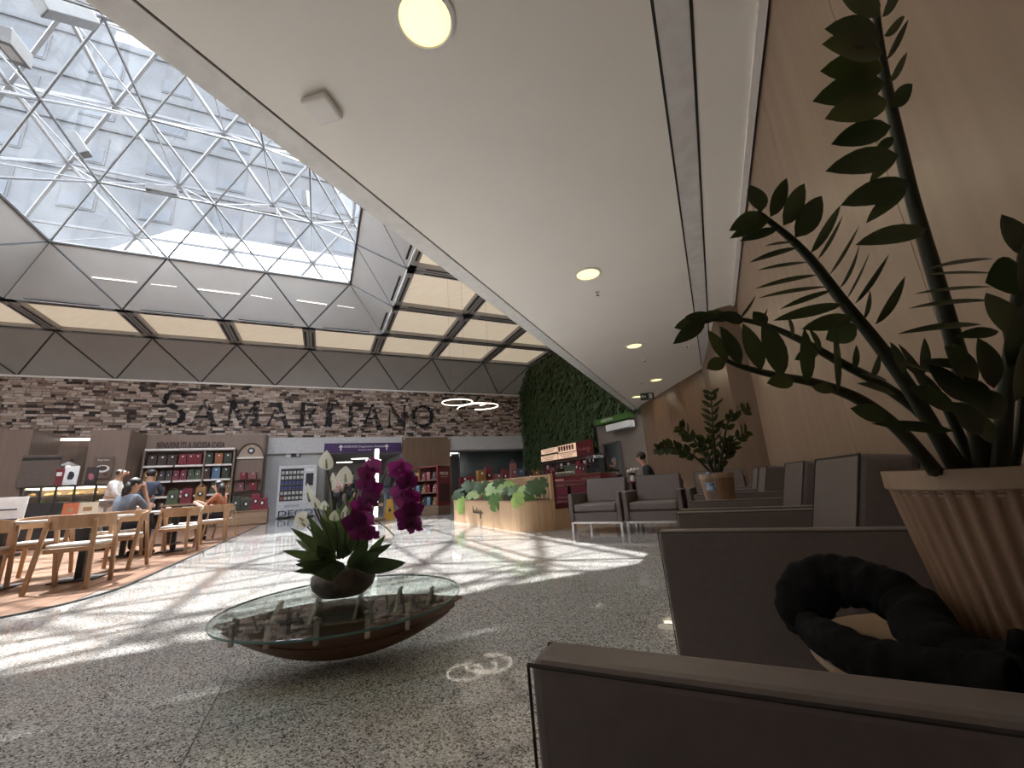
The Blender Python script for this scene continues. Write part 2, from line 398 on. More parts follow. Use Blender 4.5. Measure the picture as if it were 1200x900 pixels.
# worn painted letters, built from strokes with serifs
def paintmat():
    m, nt, bs = _new('worn_black_paint'); bs.inputs['Base Color'].default_value = (.022, .018, .02, 1); bs.inputs['Roughness'].default_value = .85
    n = nt.nodes.new('ShaderNodeTexNoise'); n.inputs['Scale'].default_value = 5.5; n.inputs['Detail'].default_value = 5
    nt.links.new(_coords(nt, 1).outputs[0], n.inputs[0])
    r = nt.nodes.new('ShaderNodeValToRGB'); r.color_ramp.elements[0].position = .41; r.color_ramp.elements[1].position = .54
    r.color_ramp.elements[0].color = (.02, .02, .02, 1); r.color_ramp.elements[1].color = (.85, .85, .85, 1)
    nt.links.new(n.outputs[0], r.inputs[0]); nt.links.new(r.outputs[0], bs.inputs['Alpha']); return m
M_PAINT = paintmat()
GL = {  # strokes in a unit box: (x0,y0,x1,y1,width)
 'A': [(.10, 0, .50, 1, .09), (.50, 1, .88, 0, .19), (.27, .36, .70, .36, .07), (0, .02, .26, .02, .06), (.70, .02, 1, .02, .06)],
 'M': [(.12, 0, .16, 1, .08), (.16, 1, .50, .1, .17), (.50, .1, .84, 1, .07), (.84, 1, .86, 0, .17), (0, .02, .26, .02, .06), (.7, .02, 1, .02, .06), (.02, .98, .2, .98, .06), (.8, .98, 1, .98, .06)],
 'R': [(.22, 0, .22, 1, .19), (.05, .02, .42, .02, .06), (.05, .98, .5, .98, .07), (.5, .98, .72, .9, .12), (.72, .9, .78, .74, .18), (.78, .74, .68, .55, .16), (.68, .55, .22, .48, .07), (.5, .5, .84, .05, .18), (.84, .02, 1, .02, .06)],
 'I': [(.5, 0, .5, 1, .36), (.1, .02, .9, .02, .08), (.1, .98, .9, .98, .08)],
 'T': [(.5, 0, .5, 1, .2), (.28, .02, .72, .02, .06), (.04, .97, .96, .97, .09), (.07, .78, .07, .97, .07), (.93, .78, .93, .97, .07)],
 'N': [(.16, 0, .16, 1, .08), (.14, 1, .84, .02, .18), (.86, 0, .86, 1, .08), (.02, .02, .3, .02, .06), (.02, .98, .2, .98, .06), (.72, .98, 1, .98, .06)],
}
def arc(cx, cy, rx, ry, a0, a1, w0, w1, n=14):
    out = []
    for k in range(n):
        t0, t1 = a0+(a1-a0)*k/n, a0+(a1-a0)*(k+1)/n; w_ = w0+(w1-w0)*abs(cos((t0+t1)/2))
        out.append((cx+rx*cos(t0), cy+ry*sin(t0), cx+rx*cos(t1), cy+ry*sin(t1), w_))
    return out
GL['O'] = arc(.5, .5, .42, .46, 0, 2*pi, .08, .19, 24)
GL['S'] = arc(.5, .74, .32, .22, .35, pi*1.25, .1, .2, 12) + [(.3, .58, .72, .42, .22)] + arc(.48, .25, .34, .22, .95, -pi*.95, .1, .2, 12) + [(.82, .76, .82, .98, .06), (.13, .0, .13, .26, .06)]
lett = MB()
for ch, u0, u1, vb, vt in (('S', 186, 221, 499, 457), ('A', 222, 256, 499, 470), ('M', 264, 306, 499, 471), ('A', 312, 340, 499.5, 473), ('R', 349, 374, 499.5, 473), ('I', 379, 392, 500, 473.5), ('T', 398, 424, 500, 474), ('A', 424, 447, 500, 475), ('N', 452, 477, 500.5, 475), ('O', 481, 508, 500.5, 475.5)):
    a0 = ab(onb((u0), 487, BB))[0]; a1 = ab(onb(u1, 487, BB))[0]; z0 = onb((u0+u1)/2, vb, BB).z; z1 = onb((u0+u1)/2, vt, BB).z
    for (x0, y0, x1, y1, w_) in GL[ch]:
        p = P(a0+x0*(a1-a0), BB-.108, z0+y0*(z1-z0)); q = P(a0+x1*(a1-a0), BB-.108, z0+y1*(z1-z0))
        if (q-p).length < .01: continue
        d = (q-p).normalized()*.04; lett.beam(p-d, q+d, .006, w_*(a1-a0 if ch != 'I' else .9)*1.0 if True else 0, up=NB.cross((q-p).normalized()))
o = lett.build('painted_lettering', M_PAINT, wall_back)
c = MB(); c.beam(P(-17, BB-.06, ZB1+.03), P(11.4, BB-.06, ZB1+.03), .14, .07); struct(c.build('trim_3', M_WHITE))
# fascia under the stone, right of the shop
c = MB()
A_SHOP = -2.34
c.hexa([P(A_SHOP, 22.3, 2.95), P(11.4, 22.3, 2.95), P(11.4, 22.7, 2.95), P(A_SHOP, 22.7, 2.95), P(A_SHOP, 22.3, ZB0), P(11.4, 22.3, ZB0), P(11.4, 22.7, ZB0), P(A_SHOP, 22.7, ZB0)])
struct(c.build('trim_4', pmat('fascia_grey', (.48, .465, .45), rough=.55)))
# ================================================================== ROOF: space frame, coffers, slanted panels, skylight
LA, LB, LZ, LS = -11.27, 22.44, 6.30, 1.5
def L(i, j, k): return P(LA+i*LS, LB-j*LS, LZ+k*LS)
roof = root_struct('ceiling')
M_LIT = pmat('lit_diffuser', (.86, .78, .66), (.80, .71, .58), scale=(1.2, 6, 1), rough=.6, emit=(1.0, .83, .60), estr=.20)
def tri_panel(p, q, r, name='panel', gap=.035, th=.03):
    c = (p+q+r)/3; n = (q-p).cross(r-p).normalized()
    ins = [c+(x-c)*(1-gap) for x in (p, q, r)]
    m = MB(); m.prism(ins, n*th); return m.build(name, M_PANEL, roof)
joints = []
def joint(p, q): joints.append((p, q))
cxy = lambda *ps: sum((Vector(p) for p in ps), Vector())/len(ps)
for i in range(-4, 16, 2):               # slanted panels above the stone wall
    if i < 14: tri_panel(L(i, 0, 0), L(i+2, 0, 0), L(i+1, 1, 1))
    else: tri_panel(L(i, 0, 0), L(i+1.1, 0, 0), L(i+1, 1, 1))
    tri_panel(L(i+1, 1, 1), L(i, 0, 0), L(i-1, 1, 1))
    joint(L(i, 0, 0), L(i+1, 1, 1)); joint(L(i, 0, 0), L(i-1, 1, 1))
def side(p2, p1):                        # p2(k): nodes of the upper rim (4), p1(k): nodes of the lower rim (5)
    for k in range(4):
        tri_panel(p1(k), p1(k+1), p2(k)) if k < 4 else None
        joint(p1(k), p2(k)); joint(p1(k+1), p2(k))
    for k in range(3): tri_panel(p2(k), p2(k+1), p1(k+1))
side(lambda k: L(2+2*k, 4, 2), lambda k: L(1+2*k, 3, 1))
side(lambda k: L(8, 4+2*k, 2), lambda k: L(9, 3+2*k, 1))
side(lambda k: L(8-2*k, 10, 2), lambda k: L(9-2*k, 11, 1))
side(lambda k: L(2, 10-2*k, 2), lambda k: L(1, 11-2*k, 1))
jm = MB()
for p, q in joints: jm.beam(p, q, .05, .05)
o = jm.build('panel_joints', M_JOINT, roof); o['kind'] = 'stuff'
# coffered flat parts
def cell_ok(i, j):
    if 1 <= i < 9 and 3 <= j < 11: return False
    c = L(i+1, j+1, 1)
    if c.x > -1.2 or (i > 13): return False
    return True
bm_ = MB(); slots = MB(); seen = set()
for i in range(-5, 15, 2):
    for j in range(1, 17, 2):
        if not cell_ok(i, j): continue
        m = MB(); c0 = .26
        q = [P(LA+(i)*LS+c0, LB-j*LS-c0, 7.93), P(LA+(i+2)*LS-c0, LB-j*LS-c0, 7.93), P(LA+(i+2)*LS-c0, LB-(j+2)*LS+c0, 7.93), P(LA+i*LS+c0, LB-(j+2)*LS+c0, 7.93)]
        m.prism(q, (0, 0, .03)); m.build('light_panel', M_LIT, roof)
        for (p0, p1) in ((L(i, j, 1), L(i+2, j, 1)), (L(i, j, 1), L(i, j+2, 1)), (L(i+2, j, 1), L(i+2, j+2, 1)), (L(i, j+2, 1), L(i+2, j+2, 1))):
            key = tuple(sorted((tuple(round(x, 2) for x in p0), tuple(round(x, 2) for x in p1))))
            if key in seen: continue
            seen.add(key)
            d = (p1-p0).normalized(); n = Vector((-d.y, d.x, 0)); up = Vector((0, 0, .09))
            rim = lambda q: (lambda i_, j_: (i_ in (1, 9) and 3 <= j_ <= 11) or (j_ in (3, 11) and 1 <= i_ <= 9))(round((q.dot(EB)-LA)/LS), round((LB-q.dot(NB))/LS))
            oc = (cxy(p0, p1)-L(5, 7, 1)); oc.z = 0; isr = rim(p0) and rim(p1) and rim(cxy(p0, p1)); sh_ = (n if n.dot(oc) > 0 else -n)*(.14 if isr else 0)
            b = MB(); b.beam(p0+up+sh_, p1+up+sh_, .24 if isr else .50, .20); ob = b.build('coffer_beam', M_BEAM, roof)
            s = MB()
            for sg in (-1, 1): s.beam(p0+d*.55+n*(.15*sg)+Vector((0, 0, -.012)), p1-d*.55+n*(.15*sg)+Vector((0, 0, -.012)), .07, .01)
            s.beam(p0+Vector((0, 0, -.012)), p1+Vector((0, 0, -.012)), .02, .012)
            s.build('louvre', M_DARK, ob)
back = MB(); 
for i in range(-7, 29, 2):
    for j in range(-1, 29, 2):
        if not (1 <= i < 9 and 3 <= j < 11): back.poly([L(i, j, 1)+Vector((0, 0, .4)), L(i+2, j, 1)+Vector((0, 0, .4)), L(i+2, j+2, 1)+Vector((0, 0, .4)), L(i, j+2, 1)+Vector((0, 0, .4))])
back.build('roof_deck', M_PANEL, roof)
# thin light slots let into the slanted panels
M_SLOT = emis('light_slot', (1, .96, .88), .9)
def slot(p, q): m = MB(); m.beam(p, q, .035, .02); m.build('light_slot', M_SLOT, roof)
t = .60
for u0, u1, v0, v1 in ((108, 160, 325, 331), (177, 207, 333, 336), (232, 281, 339, 345), (294, 319, 346, 350), (348, 383, 352, 357), (395, 415, 358, 361)):
    nrm = Vector(L(2, 4, 2)-L(1, 3, 1)); # plane of the front slope
    n = (L(3, 3, 1)-L(1, 3, 1)).cross(L(2, 4, 2)-L(1, 3, 1)).normalized(); o0 = L(1, 3, 1)
    def hit(u, v):
        r = ray(u, v); return CO + r*((o0-CO).dot(n)/r.dot(n)) - r.normalized()*.02
    slot(hit(u0, v0), hit(u1, v1))
for u0, u1, v0, v1 in ((439, 464, 307, 334), (421, 448, 342, 369)):
    n = (L(9, 5, 1)-L(9, 3, 1)).cross(L(8, 4, 2)-L(9, 3, 1)).normalized(); o0 = L(9, 3, 1)
    slot(hit(u0, v0), hit(u1, v1))

# skylight: a glazed pyramid on a double-layer frame
sky = root_struct('window_1')
inner = MB(); web = MB()
def ring(lev, lo_i, hi_i, lo_j, hi_j):
    out = []
    for i in range(lo_i, hi_i, 2): out += [((i, lo_j), (i+2, lo_j)), ((i, hi_j), (i+2, hi_j))]
    for j in range(lo_j, hi_j, 2): out += [((lo_i, j), (lo_i, j+2)), ((hi_i, j), (hi_i, j+2))]
    return [(L(a[0], a[1], lev), L(b[0], b[1], lev)) for a, b in out]
def nodes(lev, lo_i, hi_i, lo_j, hi_j):
    s = set()
    for i in range(lo_i, hi_i+1, 2): s |= {(i, lo_j), (i, hi_j)}
    for j in range(lo_j, hi_j+1, 2): s |= {(lo_i, j), (hi_i, j)}
    return [(i, j, lev) for i, j in sorted(s)]
INN = [nodes(k, k, 10-k, k+2, 12-k) for k in range(2, 6)]
OUT = [nodes(k, k-2, 12-k, k, 14-k) for k in range(2, 8)]
def pipe(name, p, q, r, mat): m = MB(); m.tube([p, q], r, n=6); return m.build(name, mat, sky)
for k in range(2, 5):
    for p, q in ring(k, k, 10-k, k+2, 12-k): pipe('frame_bar', p, q, .036 if k > 2 else .05, M_FRAME)
for lo, hi in zip(INN, INN[1:]):
    for a in lo:
        for b in hi:
            if abs(a[0]-b[0]) == 1 and abs(a[1]-b[1]) == 1: pipe('frame_bar', L(*a), L(*b), .036, M_FRAME)
for k in range(2, 7):
    for p, q in ring(k, k-2, 12-k, k, 14-k):
        m = MB(); m.beam(p, q, .085, .09); m.build('glazing_bar', M_FRAMEW, sky)
for lo, hi in zip(OUT, OUT[1:]):
    for a in lo:
        for b in hi:
            if abs(a[0]-b[0]) == 1 and abs(a[1]-b[1]) == 1:
                m = MB(); m.beam(L(*a), L(*b), .085, .09); m.build('glazing_bar', M_FRAMEW, sky)
inn = {n for l in INN for n in l}
for l in OUT:                            # web members between the two layers
    for a in l:
        for b in inn:
            d = (abs(a[0]-b[0]), abs(a[1]-b[1]), a[2]-b[2])
            if d == (1, 1, 1) or d == (0, 2, 0) or d == (2, 0, 0): pipe('strut', L(*a), L(*b), .022, M_FRAMEW)
for n in sorted(inn):
    m = MB(); m.ball(L(*n), .075, n=8, m=6); m.build('node_joint', M_FRAME, sky, smooth=True)
M_SKYGLASS = glassmat('skylight_glass', tint=(.93, .96, .98), dirt=.022)
def pane(p, q, r):
    c = (p+q+r)/3; n = (q-p).cross(r-p).normalized(); m = MB()
    m.poly([c+(x-c)*.97 for x in (p, q, r)]); m.build('pane', M_SKYGLASS, sky)
def face(node):                          # node(level, s) walks along one face of the pyramid
    for k in range(2, 7):
        nlow = 12-2*k+3-1                # number of steps on this level
        cnt = (14-2*k)//2
        for s in range(cnt):
            pane(node(k, s), node(k, s+1), node(k+1, s))
            if s < cnt-1: pane(node(k+1, s), node(k+1, s+1), node(k, s+1))
face(lambda k, s: L(k-2+2*s, k, k)); face(lambda k, s: L(k-2+2*s, 14-k, k))
face(lambda k, s: L(k-2, k+2*s, k)); face(lambda k, s: L(12-k, k+2*s, k))
# slim wall luminaires clamped on the frame
def frame_lamp(p, q, label, w=.16, h=.20):
    p, q = Vector(p), Vector(q); t = thing('frame_luminaire', label, 'light fixture', (p+q)/2, 0, 'luminaires on the skylight frame')
    m = MB(); m.beam(p-(p+q)/2, q-(p+q)/2, w, h); m.build('housing', pmat('lamp_housing', (.085, .082, .078), rough=.5), t, bevel=.02)
    d = (q-p).normalized(); m = MB(); z = Vector((0, 0, -h/2-.004))
    m.beam(-d*.32*(q-p).length+z, d*.32*(q-p).length+z, w*.6, .012); m.build('lens', pmat('lamp_lens', (.30, .28, .26), rough=.3), t)
    return t
frame_lamp(at(45, 4, 8.2), at(108, 22, 9.0), 'long pale floodlight box beside the thick bar at the skylight rim', .34, .34)
frame_lamp(at(1, 38, 8.4), at(27, 70, 9.2), 'pale floodlight box hanging on the steep left skylight bar', .30, .34)
frame_lamp(at(84, 158, 12.0), at(100, 182, 12.0), 'short pale floodlight box under the skylight bars near the tall window', .26, .3)
frame_lamp(at(171, 219, 13.2), at(209, 227, 13.6), 'slim pale floodlight box lying along the lowest skylight bar', .2, .22)
frame_lamp(at(294, 245, 15), at(325, 249, 15.2), 'slim pale floodlight box on the bar towards the corner panels', .2, .22)
frame_lamp(at(358, 224, 16), at(360, 243, 16), 'small upright pale floodlight box beside the corner bars', .2, .24)

# ---------------------------------------------------------------- outside: white roof slope, the building across
c = MB(); c.prism([P(-8.6, 19.4, 10.5), P(14, 19.4, 10.5), P(14, 24.2, 15.05), P(-7.6, 24.2, 15.05)], (0, 0, -.15)); o = c.build('roof_slope', pmat('white_roof_sheet', (.55, .56, .58), rough=.6))
tag(o, 'white sheet roof slope in full sun just outside the skylight', 'roof')
M_FAC = pmat('facade_render', (.06, .062, .065), (.048, .05, .053), scale=.6, rough=.9)
M_FWIN = pmat('facade_glass', (.016, .02, .024), (.012, .016, .02), scale=1, rough=.3)
M_SHUT = pmat('facade_shutter', (.04, .04, .042), rough=.8)
bl = thing('apartment_building', 'pale rendered tall building with rows of shuttered windows seen through the skylight', 'building', (0, 0, 0))
BF = 36.0; ZT = onb(150, 52, BF).z
c = MB(); c.hexa([P(-60, BF, -2), P(40, BF, -2), P(40, BF+8, -2), P(-60, BF+8, -2), P(-60, BF, ZT), P(40, BF, ZT), P(40, BF+8, ZT), P(-60, BF+8, ZT)]); c.build('wall', M_FAC, bl)
zs0 = [22.3, 26.4, 30.5, 34.6]
for zi, z in enumerate(zs0):
    for k in range(-6, 6):
        ca = -17.2+4.55*k + (9.1 if False else 0)
        f = MB(); f.hexa([P(ca-1.05, BF-.08, z), P(ca+1.05, BF-.08, z), P(ca+1.05, BF, z), P(ca-1.05, BF, z), P(ca-1.05, BF-.08, z+2.5), P(ca+1.05, BF-.08, z+2.5), P(ca+1.05, BF, z+2.5), P(ca-1.05, BF, z+2.5)])
        w_ = f.build('window', M_SHUT, bl)
        g = MB(); hz = random.choice((1.2, 1.5, 1.0)); g.hexa([P(ca-.92, BF-.12, z+.12), P(ca+.92, BF-.12, z+.12), P(ca+.92, BF-.08, z+.12), P(ca-.92, BF-.08, z+.12), P(ca-.92, BF-.12, z+.12+hz), P(ca+.92, BF-.12, z+.12+hz), P(ca+.92, BF-.08, z+.12+hz), P(ca-.92, BF-.08, z+.12+hz)])
        g.build('pane', M_FWIN, w_)
    c = MB(); c.hexa([P(-60, BF-.18, z+3.1), P(40, BF-.18, z+3.1), P(40, BF, z+3.1), P(-60, BF, z+3.1), P(-60, BF-.18, z+3.35), P(40, BF-.18, z+3.35), P(40, BF, z+3.35), P(-60, BF, z+3.35)]); c.build('ledge', M_SHUT, bl)
bl2 = thing('tower_block', 'grey weathered tower rising above the pale building beyond the glass', 'building', (0, 0, 0))
c = MB(); c.hexa([P(-60, 46, 0), P(-22, 46, 0), P(-22, 56, 0), P(-60, 56, 0), P(-60, 46, 66), P(-22, 46, 66), P(-22, 56, 66), P(-60, 56, 66)]); c.build('wall', pmat('tower_render', (.065, .065, .065), (.05, .05, .05), scale=.5, rough=.9), bl2)
for k in range(5):
    for z in (50, 56):
        g = MB(); ca = -26-5*k; g.hexa([P(ca-1, 45.9, z), P(ca+1, 45.9, z), P(ca+1, 46, z), P(ca-1, 46, z), P(ca-1, 45.9, z+2), P(ca+1, 45.9, z+2), P(ca+1, 46, z+2), P(ca-1, 46, z+2)]); g.build('window', M_FWIN, bl2)
# the hall's other walls (behind and beside the camera)
c = MB(); c.hexa([P(-17, -8, 0), P(-16.8, -8, 0), P(-16.8, 22.6, 0), P(-17, 22.6, 0), P(-17, -8, 8.3), P(-16.8, -8, 8.3), P(-16.8, 22.6, 8.3), P(-17, 22.6, 8.3)]); struct(c.build('wall_left', M_WHITE))
c = MB(); c.span(-22, 1.2, -4.2, -4, 0, 8.3); struct(c.build('wall_front', M_WHITE))
# ================================================================== walls round the hall below the fascia
def pa(u, v, b): p = onb(u, v, b); return ab(p)[0], p.z       # a and z of a pixel on the plane at distance b
def quadwall(name, a0, b0, a1, b1, z0, z1, mat, th=.1, parent=None):
    p, q = P(a0, b0), P(a1, b1); d = q-p; n = Vector((-d.y, d.x, 0)).normalized()*th
    m = MB(); Z0, Z1 = Vector((0, 0, z0)), Vector((0, 0, z1))
    m.hexa([p+Z0, q+Z0, q+n+Z0, p+n+Z0, p+Z1, q+Z1, q+n+Z1, p+n+Z1]); return m.build(name, mat, parent)
M_CLAD = pmat('grey_cladding', (.40, .39, .375), (.37, .36, .345), scale=2, rough=.45)
wg = root_struct('wall_vending')
for k in range(2):
    for z0, z1 in ((0, 1.45), (1.455, 2.945)):
        a0 = A_SHOP+k*1.22; quadwall('panel', a0, 22.45, a0+1.215, 22.45, z0, z1, M_CLAD, parent=wg)
# corridor behind the purple sign
M_CORR = pmat('corridor_paint', (.30, .29, .28), rough=.6)
wc = root_struct('wall_corridor')
quadwall('panel', .1, 29, .1, 22.5, 0, 2.95, M_CORR, parent=wc); quadwall('panel', 3.9, 22.5, 3.9, 29, 0, 2.95, M_CORR, parent=wc)
quadwall('panel', .1, 29, 3.9, 29, 0, 2.95, pmat('corridor_end', (.36, .33, .30), rough=.6), parent=wc)
c = MB(); c.hexa([P(.1, 22.5, 2.86), P(3.9, 22.5, 2.86), P(3.9, 29, 2.86), P(.1, 29, 2.86), P(.1, 22.5, 2.95), P(3.9, 22.5, 2.95), P(3.9, 29, 2.95), P(.1, 29, 2.95)]); struct(c.build('ceiling_corridor', M_CORR))
M_LED = emis('led_panel', (1, .98, .93), 5.0)
for k, (a, b) in enumerate(((2.0, 25.2), (1.3, 27.6), (2.9, 26.6))):
    m = MB(); m.box(P(a, b, 2.845), (.9, .16, .02), rz=BA); o = m.build('ceiling_luminaire', M_LED)
    tag(o, ('slim white light strip on the corridor ceiling just behind the purple sign', 'slim white light strip deepest in the corridor above its pale door', 'slim white light strip along the bare side of the corridor ceiling')[k], 'light fixture', 'corridor light strips')
m = MB(); m.box(P(1.0, 28.95, 1.05), (.95, .06, 2.1), rz=BA); struct(m.build('door_1', pmat('pale_door', (.62, .60, .57), rough=.5)))
# right opening: dark teal glazing
M_TEAL = pmat('teal_glass', (.055, .075, .075), (.05, .065, .065), scale=1, rough=.18)
quadwall('wall_teal', 7.35, 23.2, 11.6, 23.2, 0, 2.96, M_TEAL); struct(bpy.data.objects['wall_teal'])
o = quadwall('wall_passage_side', 6.45, 22.5, 6.45, 28, 0, 2.96, M_CORR, th=-.1); struct(o)
o = quadwall('wall_passage_end', 11.62, 30, 11.62, 22.4, 0, 3.6, M_CORR, th=-.1); struct(o)
o = quadwall('wall_passage', 6.3, 28, 11.8, 28, 0, 2.96, M_CORR); struct(o)
c = MB(); c.hexa([P(6.4, 22.5, 2.9), P(11.5, 22.5, 2.9), P(11.5, 28, 2.9), P(6.4, 28, 2.9), P(6.4, 22.5, 2.96), P(11.5, 22.5, 2.96), P(11.5, 28, 2.96), P(6.4, 28, 2.96)]); struct(c.build('ceiling_passage', M_CORR))
for b in (23.6, 25.0, 26.4):
    m = MB(); m.box(P(6.95, b, 2.88), (.8, .14, .03), rz=BA); o = m.build('ceiling_luminaire', M_LED); tag(o, 'white light strip over the passage beside the teal glazing', 'light fixture', 'passage light strips')
# wooden panel between the openings
wp = root_struct('wall_wood_panel')
for k in range(2): quadwall('panel', 3.86+k*1.31, 22.1, 3.86+k*1.31+1.305, 22.1, 0, 3.66, M_OAKWALL2, parent=wp)
for a in (3.95, 6.40):
    m = MB(); m.ball(P(a, 22.08, 3.58), .035); m.build('fixing', M_WHITE, wp)
# green living wall
A_G = 11.3
gw = quadwall('wall_green', A_G, 22.6, A_G, 11.0, 3.3, 8.2, pmat('moss_backing_top', (.012, .022, .010), rough=.9), th=.15); struct(gw)
quadwall('backing', A_G, 22.6, A_G, 15.1, 0, 3.3, pmat('moss_backing_low', (.012, .022, .010), rough=.9), th=.15, parent=gw)
GLV = [leafmat('wall_leaf_%d' % i, c, tuple(x*.6 for x in c), rough=.5, trans=.1) for i, c in enumerate(((.075, .125, .045), (.05, .09, .033), (.11, .16, .06)))]
lv = MB()
for k in range(8500):
    b = random.uniform(11.2, 22.5); z = random.uniform(1.25, 7.85)
    if z < 3.4 and b < 15.15: continue
    p = P(A_G-random.uniform(.02, .16), b, z)
    d = (-EB*random.uniform(.25, .9) + NB*random.uniform(-.8, .8) + Vector((0, 0, random.uniform(-1.6, -.3)))).normalized()
    lv.cur = random.randrange(3)
    lv.leaf(p, d, -EB + Vector((0, 0, .5)) + NB*random.uniform(-.4, .4), random.uniform(.22, .42), random.uniform(.05, .11), droop=.25, seg=3)
o = lv.build('foliage', GLV, gw); o['kind'] = 'stuff'
c = MB(); c.beam(P(A_G-.06, 22.40, 0), P(A_G-.06, 22.40, 6.3), .09, .09); c.beam(P(A_G-.06, 22.40, 6.3), P(A_G-.02, 20.95, 7.78), .09, .09); c.beam(P(A_G-.06, 20.95, 7.78), P(A_G-.06, 15.0, 7.78), .09, .09); struct(c.build('trim_5', pmat('grey_edge', (.34, .34, .33), rough=.5)))
# beige wall with a doorway, green sign and air curtain
M_BEIGE = pmat('beige_paint', (.19, .15, .12), (.175, .138, .11), scale=2, rough=.7)
dl = ab(onA(710, 545, A_G)); dr = ab(onA(730, 545, A_G)); zt = onA(720, 518.7, A_G).z
wb = root_struct('wall_beige')
quadwall('panel', A_G+.02, 15.1, A_G+.02, dl[1], 0, 3.6, M_BEIGE, parent=wb); quadwall('panel', A_G+.02, dl[1], A_G+.02, dr[1], zt, 3.6, M_BEIGE, parent=wb); quadwall('panel', A_G+.02, dr[1], A_G+.02, 12.0, 0, 3.6, M_BEIGE, parent=wb)
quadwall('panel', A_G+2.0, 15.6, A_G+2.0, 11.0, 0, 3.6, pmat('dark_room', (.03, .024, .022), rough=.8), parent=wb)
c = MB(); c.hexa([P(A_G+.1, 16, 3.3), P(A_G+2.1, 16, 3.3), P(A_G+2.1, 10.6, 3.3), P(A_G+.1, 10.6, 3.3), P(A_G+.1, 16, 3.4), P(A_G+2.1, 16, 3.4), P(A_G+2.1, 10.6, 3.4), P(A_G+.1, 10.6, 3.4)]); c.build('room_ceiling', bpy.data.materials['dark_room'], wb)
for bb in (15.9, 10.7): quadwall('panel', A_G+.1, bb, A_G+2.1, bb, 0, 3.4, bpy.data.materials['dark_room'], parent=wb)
d2 = root_struct('door_2')
for bb in (dl[1], dr[1]): m = MB(); m.beam(P(A_G-.02, bb, 0), P(A_G-.02, bb, zt), .07, .12); m.build('door_frame', pmat('dark_frame', (.06, .045, .04), rough=.6), d2)
m = MB(); m.beam(P(A_G-.02, dl[1], zt), P(A_G-.02, dr[1], zt), .12, .07); m.build('door_frame', bpy.data.materials['dark_frame'], d2)
gs = thing('hanging_sign', 'bright green sign band hung under the green wall beside the doorway', 'sign', P(0, 0, 0))
p, q = ab(onA(700.5, 487, A_G-.25)), ab(onA(738, 478, A_G-.25))
M_LIME = pmat('lime_green', (.06, .15, .022), rough=.5)
m = MB(); m.hexa([P(A_G-.45, p[1], 3.12), P(A_G-.45, q[1], 3.12), P(A_G-.1, q[1], 3.12), P(A_G-.1, p[1], 3.12), P(A_G-.45, p[1], 3.36), P(A_G-.45, q[1], 3.36), P(A_G-.1, q[1], 3.36), P(A_G-.1, p[1], 3.36)]); m.build('board', M_LIME, gs)
text_mesh('lettering', 'CAFETERIA', .16, M_WHITE, gs, loc=P(A_G-.455, (p[1]*.6+q[1]*.4), 3.24), rot=(pi/2, 0, BA-pi/2))
ac = thing('air_curtain', 'long white air curtain unit under the green sign', 'air curtain', P(A_G-.28, (p[1]+q[1])/2-.35, 2.78), BA-pi/2)
m = MB(); m.box((0, 0, .12), (1.5, .3, .28)); m.build('casing', M_WHITE, ac, bevel=.04); m = MB(); m.box((0, -.1, -.03), (1.3, .06, .02)); m.build('grille', M_DARK, ac)

# ---------------------------------------------------------------- shop walls at the left
ZS = 3.72
ws = root_struct('wall_shop')
BS = 21.6; aS0 = pa(165, 560, BS)[0]
aa = lambda u, b: pa(u, 545, b)[0]
segs = [(aa(-60, 20.0), 20.0, aa(30, 20.0), 20.0), (aa(30, 20.0), 20.0, aa(65, 22.0), 22.0), (aa(65, 22.0), 22.0, aa(101, 22.0), 22.0), (aa(101, 22.0), 22.0, aa(100, 20.2), 20.2), (aa(100, 20.2), 20.2, aa(147, 20.2), 20.2), (aa(147, 20.2), 20.2, aS0, BS), (aS0, BS, A_SHOP, BS), (A_SHOP, BS, A_SHOP, 22.4)]
for s_ in segs: quadwall('panel', s_[0], s_[1], s_[2], s_[3], 0, ZS+.05, M_SHOPWOOD, th=.08, parent=ws)
m = MB(); m.beam(P(aa(65, 21.9), 21.9, ZS-.08), P(aa(101, 21.9), 21.9, ZS-.08), .06, .10); struct(m.build('trim_6', emis('cove_strip', (1, .95, .88), 1.0)))
def doorbit():
    a0, a1 = aa(149.5, 20.4), aa(157, 21.0)
    p = P(a0, 20.40).lerp(P(a1, 21.0), .0); q = P(a1, 21.0)
    m = MB(); z0 = 0; off = Vector((.02, -.05, 0))
    m.hexa([p+off, q+off, q+off*2, p+off*2, p+off+Vector((0, 0, 2.75)), q+off+Vector((0, 0, 2.75)), q+off*2+Vector((0, 0, 2.75)), p+off*2+Vector((0, 0, 2.75))]); struct(m.build('door_3', pmat('blue_door', (.06, .055, .085), rough=.4)))
doorbit()
sg = thing('wall_sign', 'dark serif greeting lettering along the wooden shop wall', 'sign', P(0, 0, 0))
a0, z0 = pa(183, 522.3, BS-.02); a1, z1 = pa(264, 522.3, BS-.02)
text_mesh('lettering', 'BENVENUTI A NOSSA CASA', .40, pmat('burgundy_letter', (.045, .022, .02), rough=.7), sg, ext=.01, loc=P((a0+a1)/2, BS-.03, (z0+z1)/2), rot=(pi/2, 0, BA), sx=(a1-a0)/5.05)
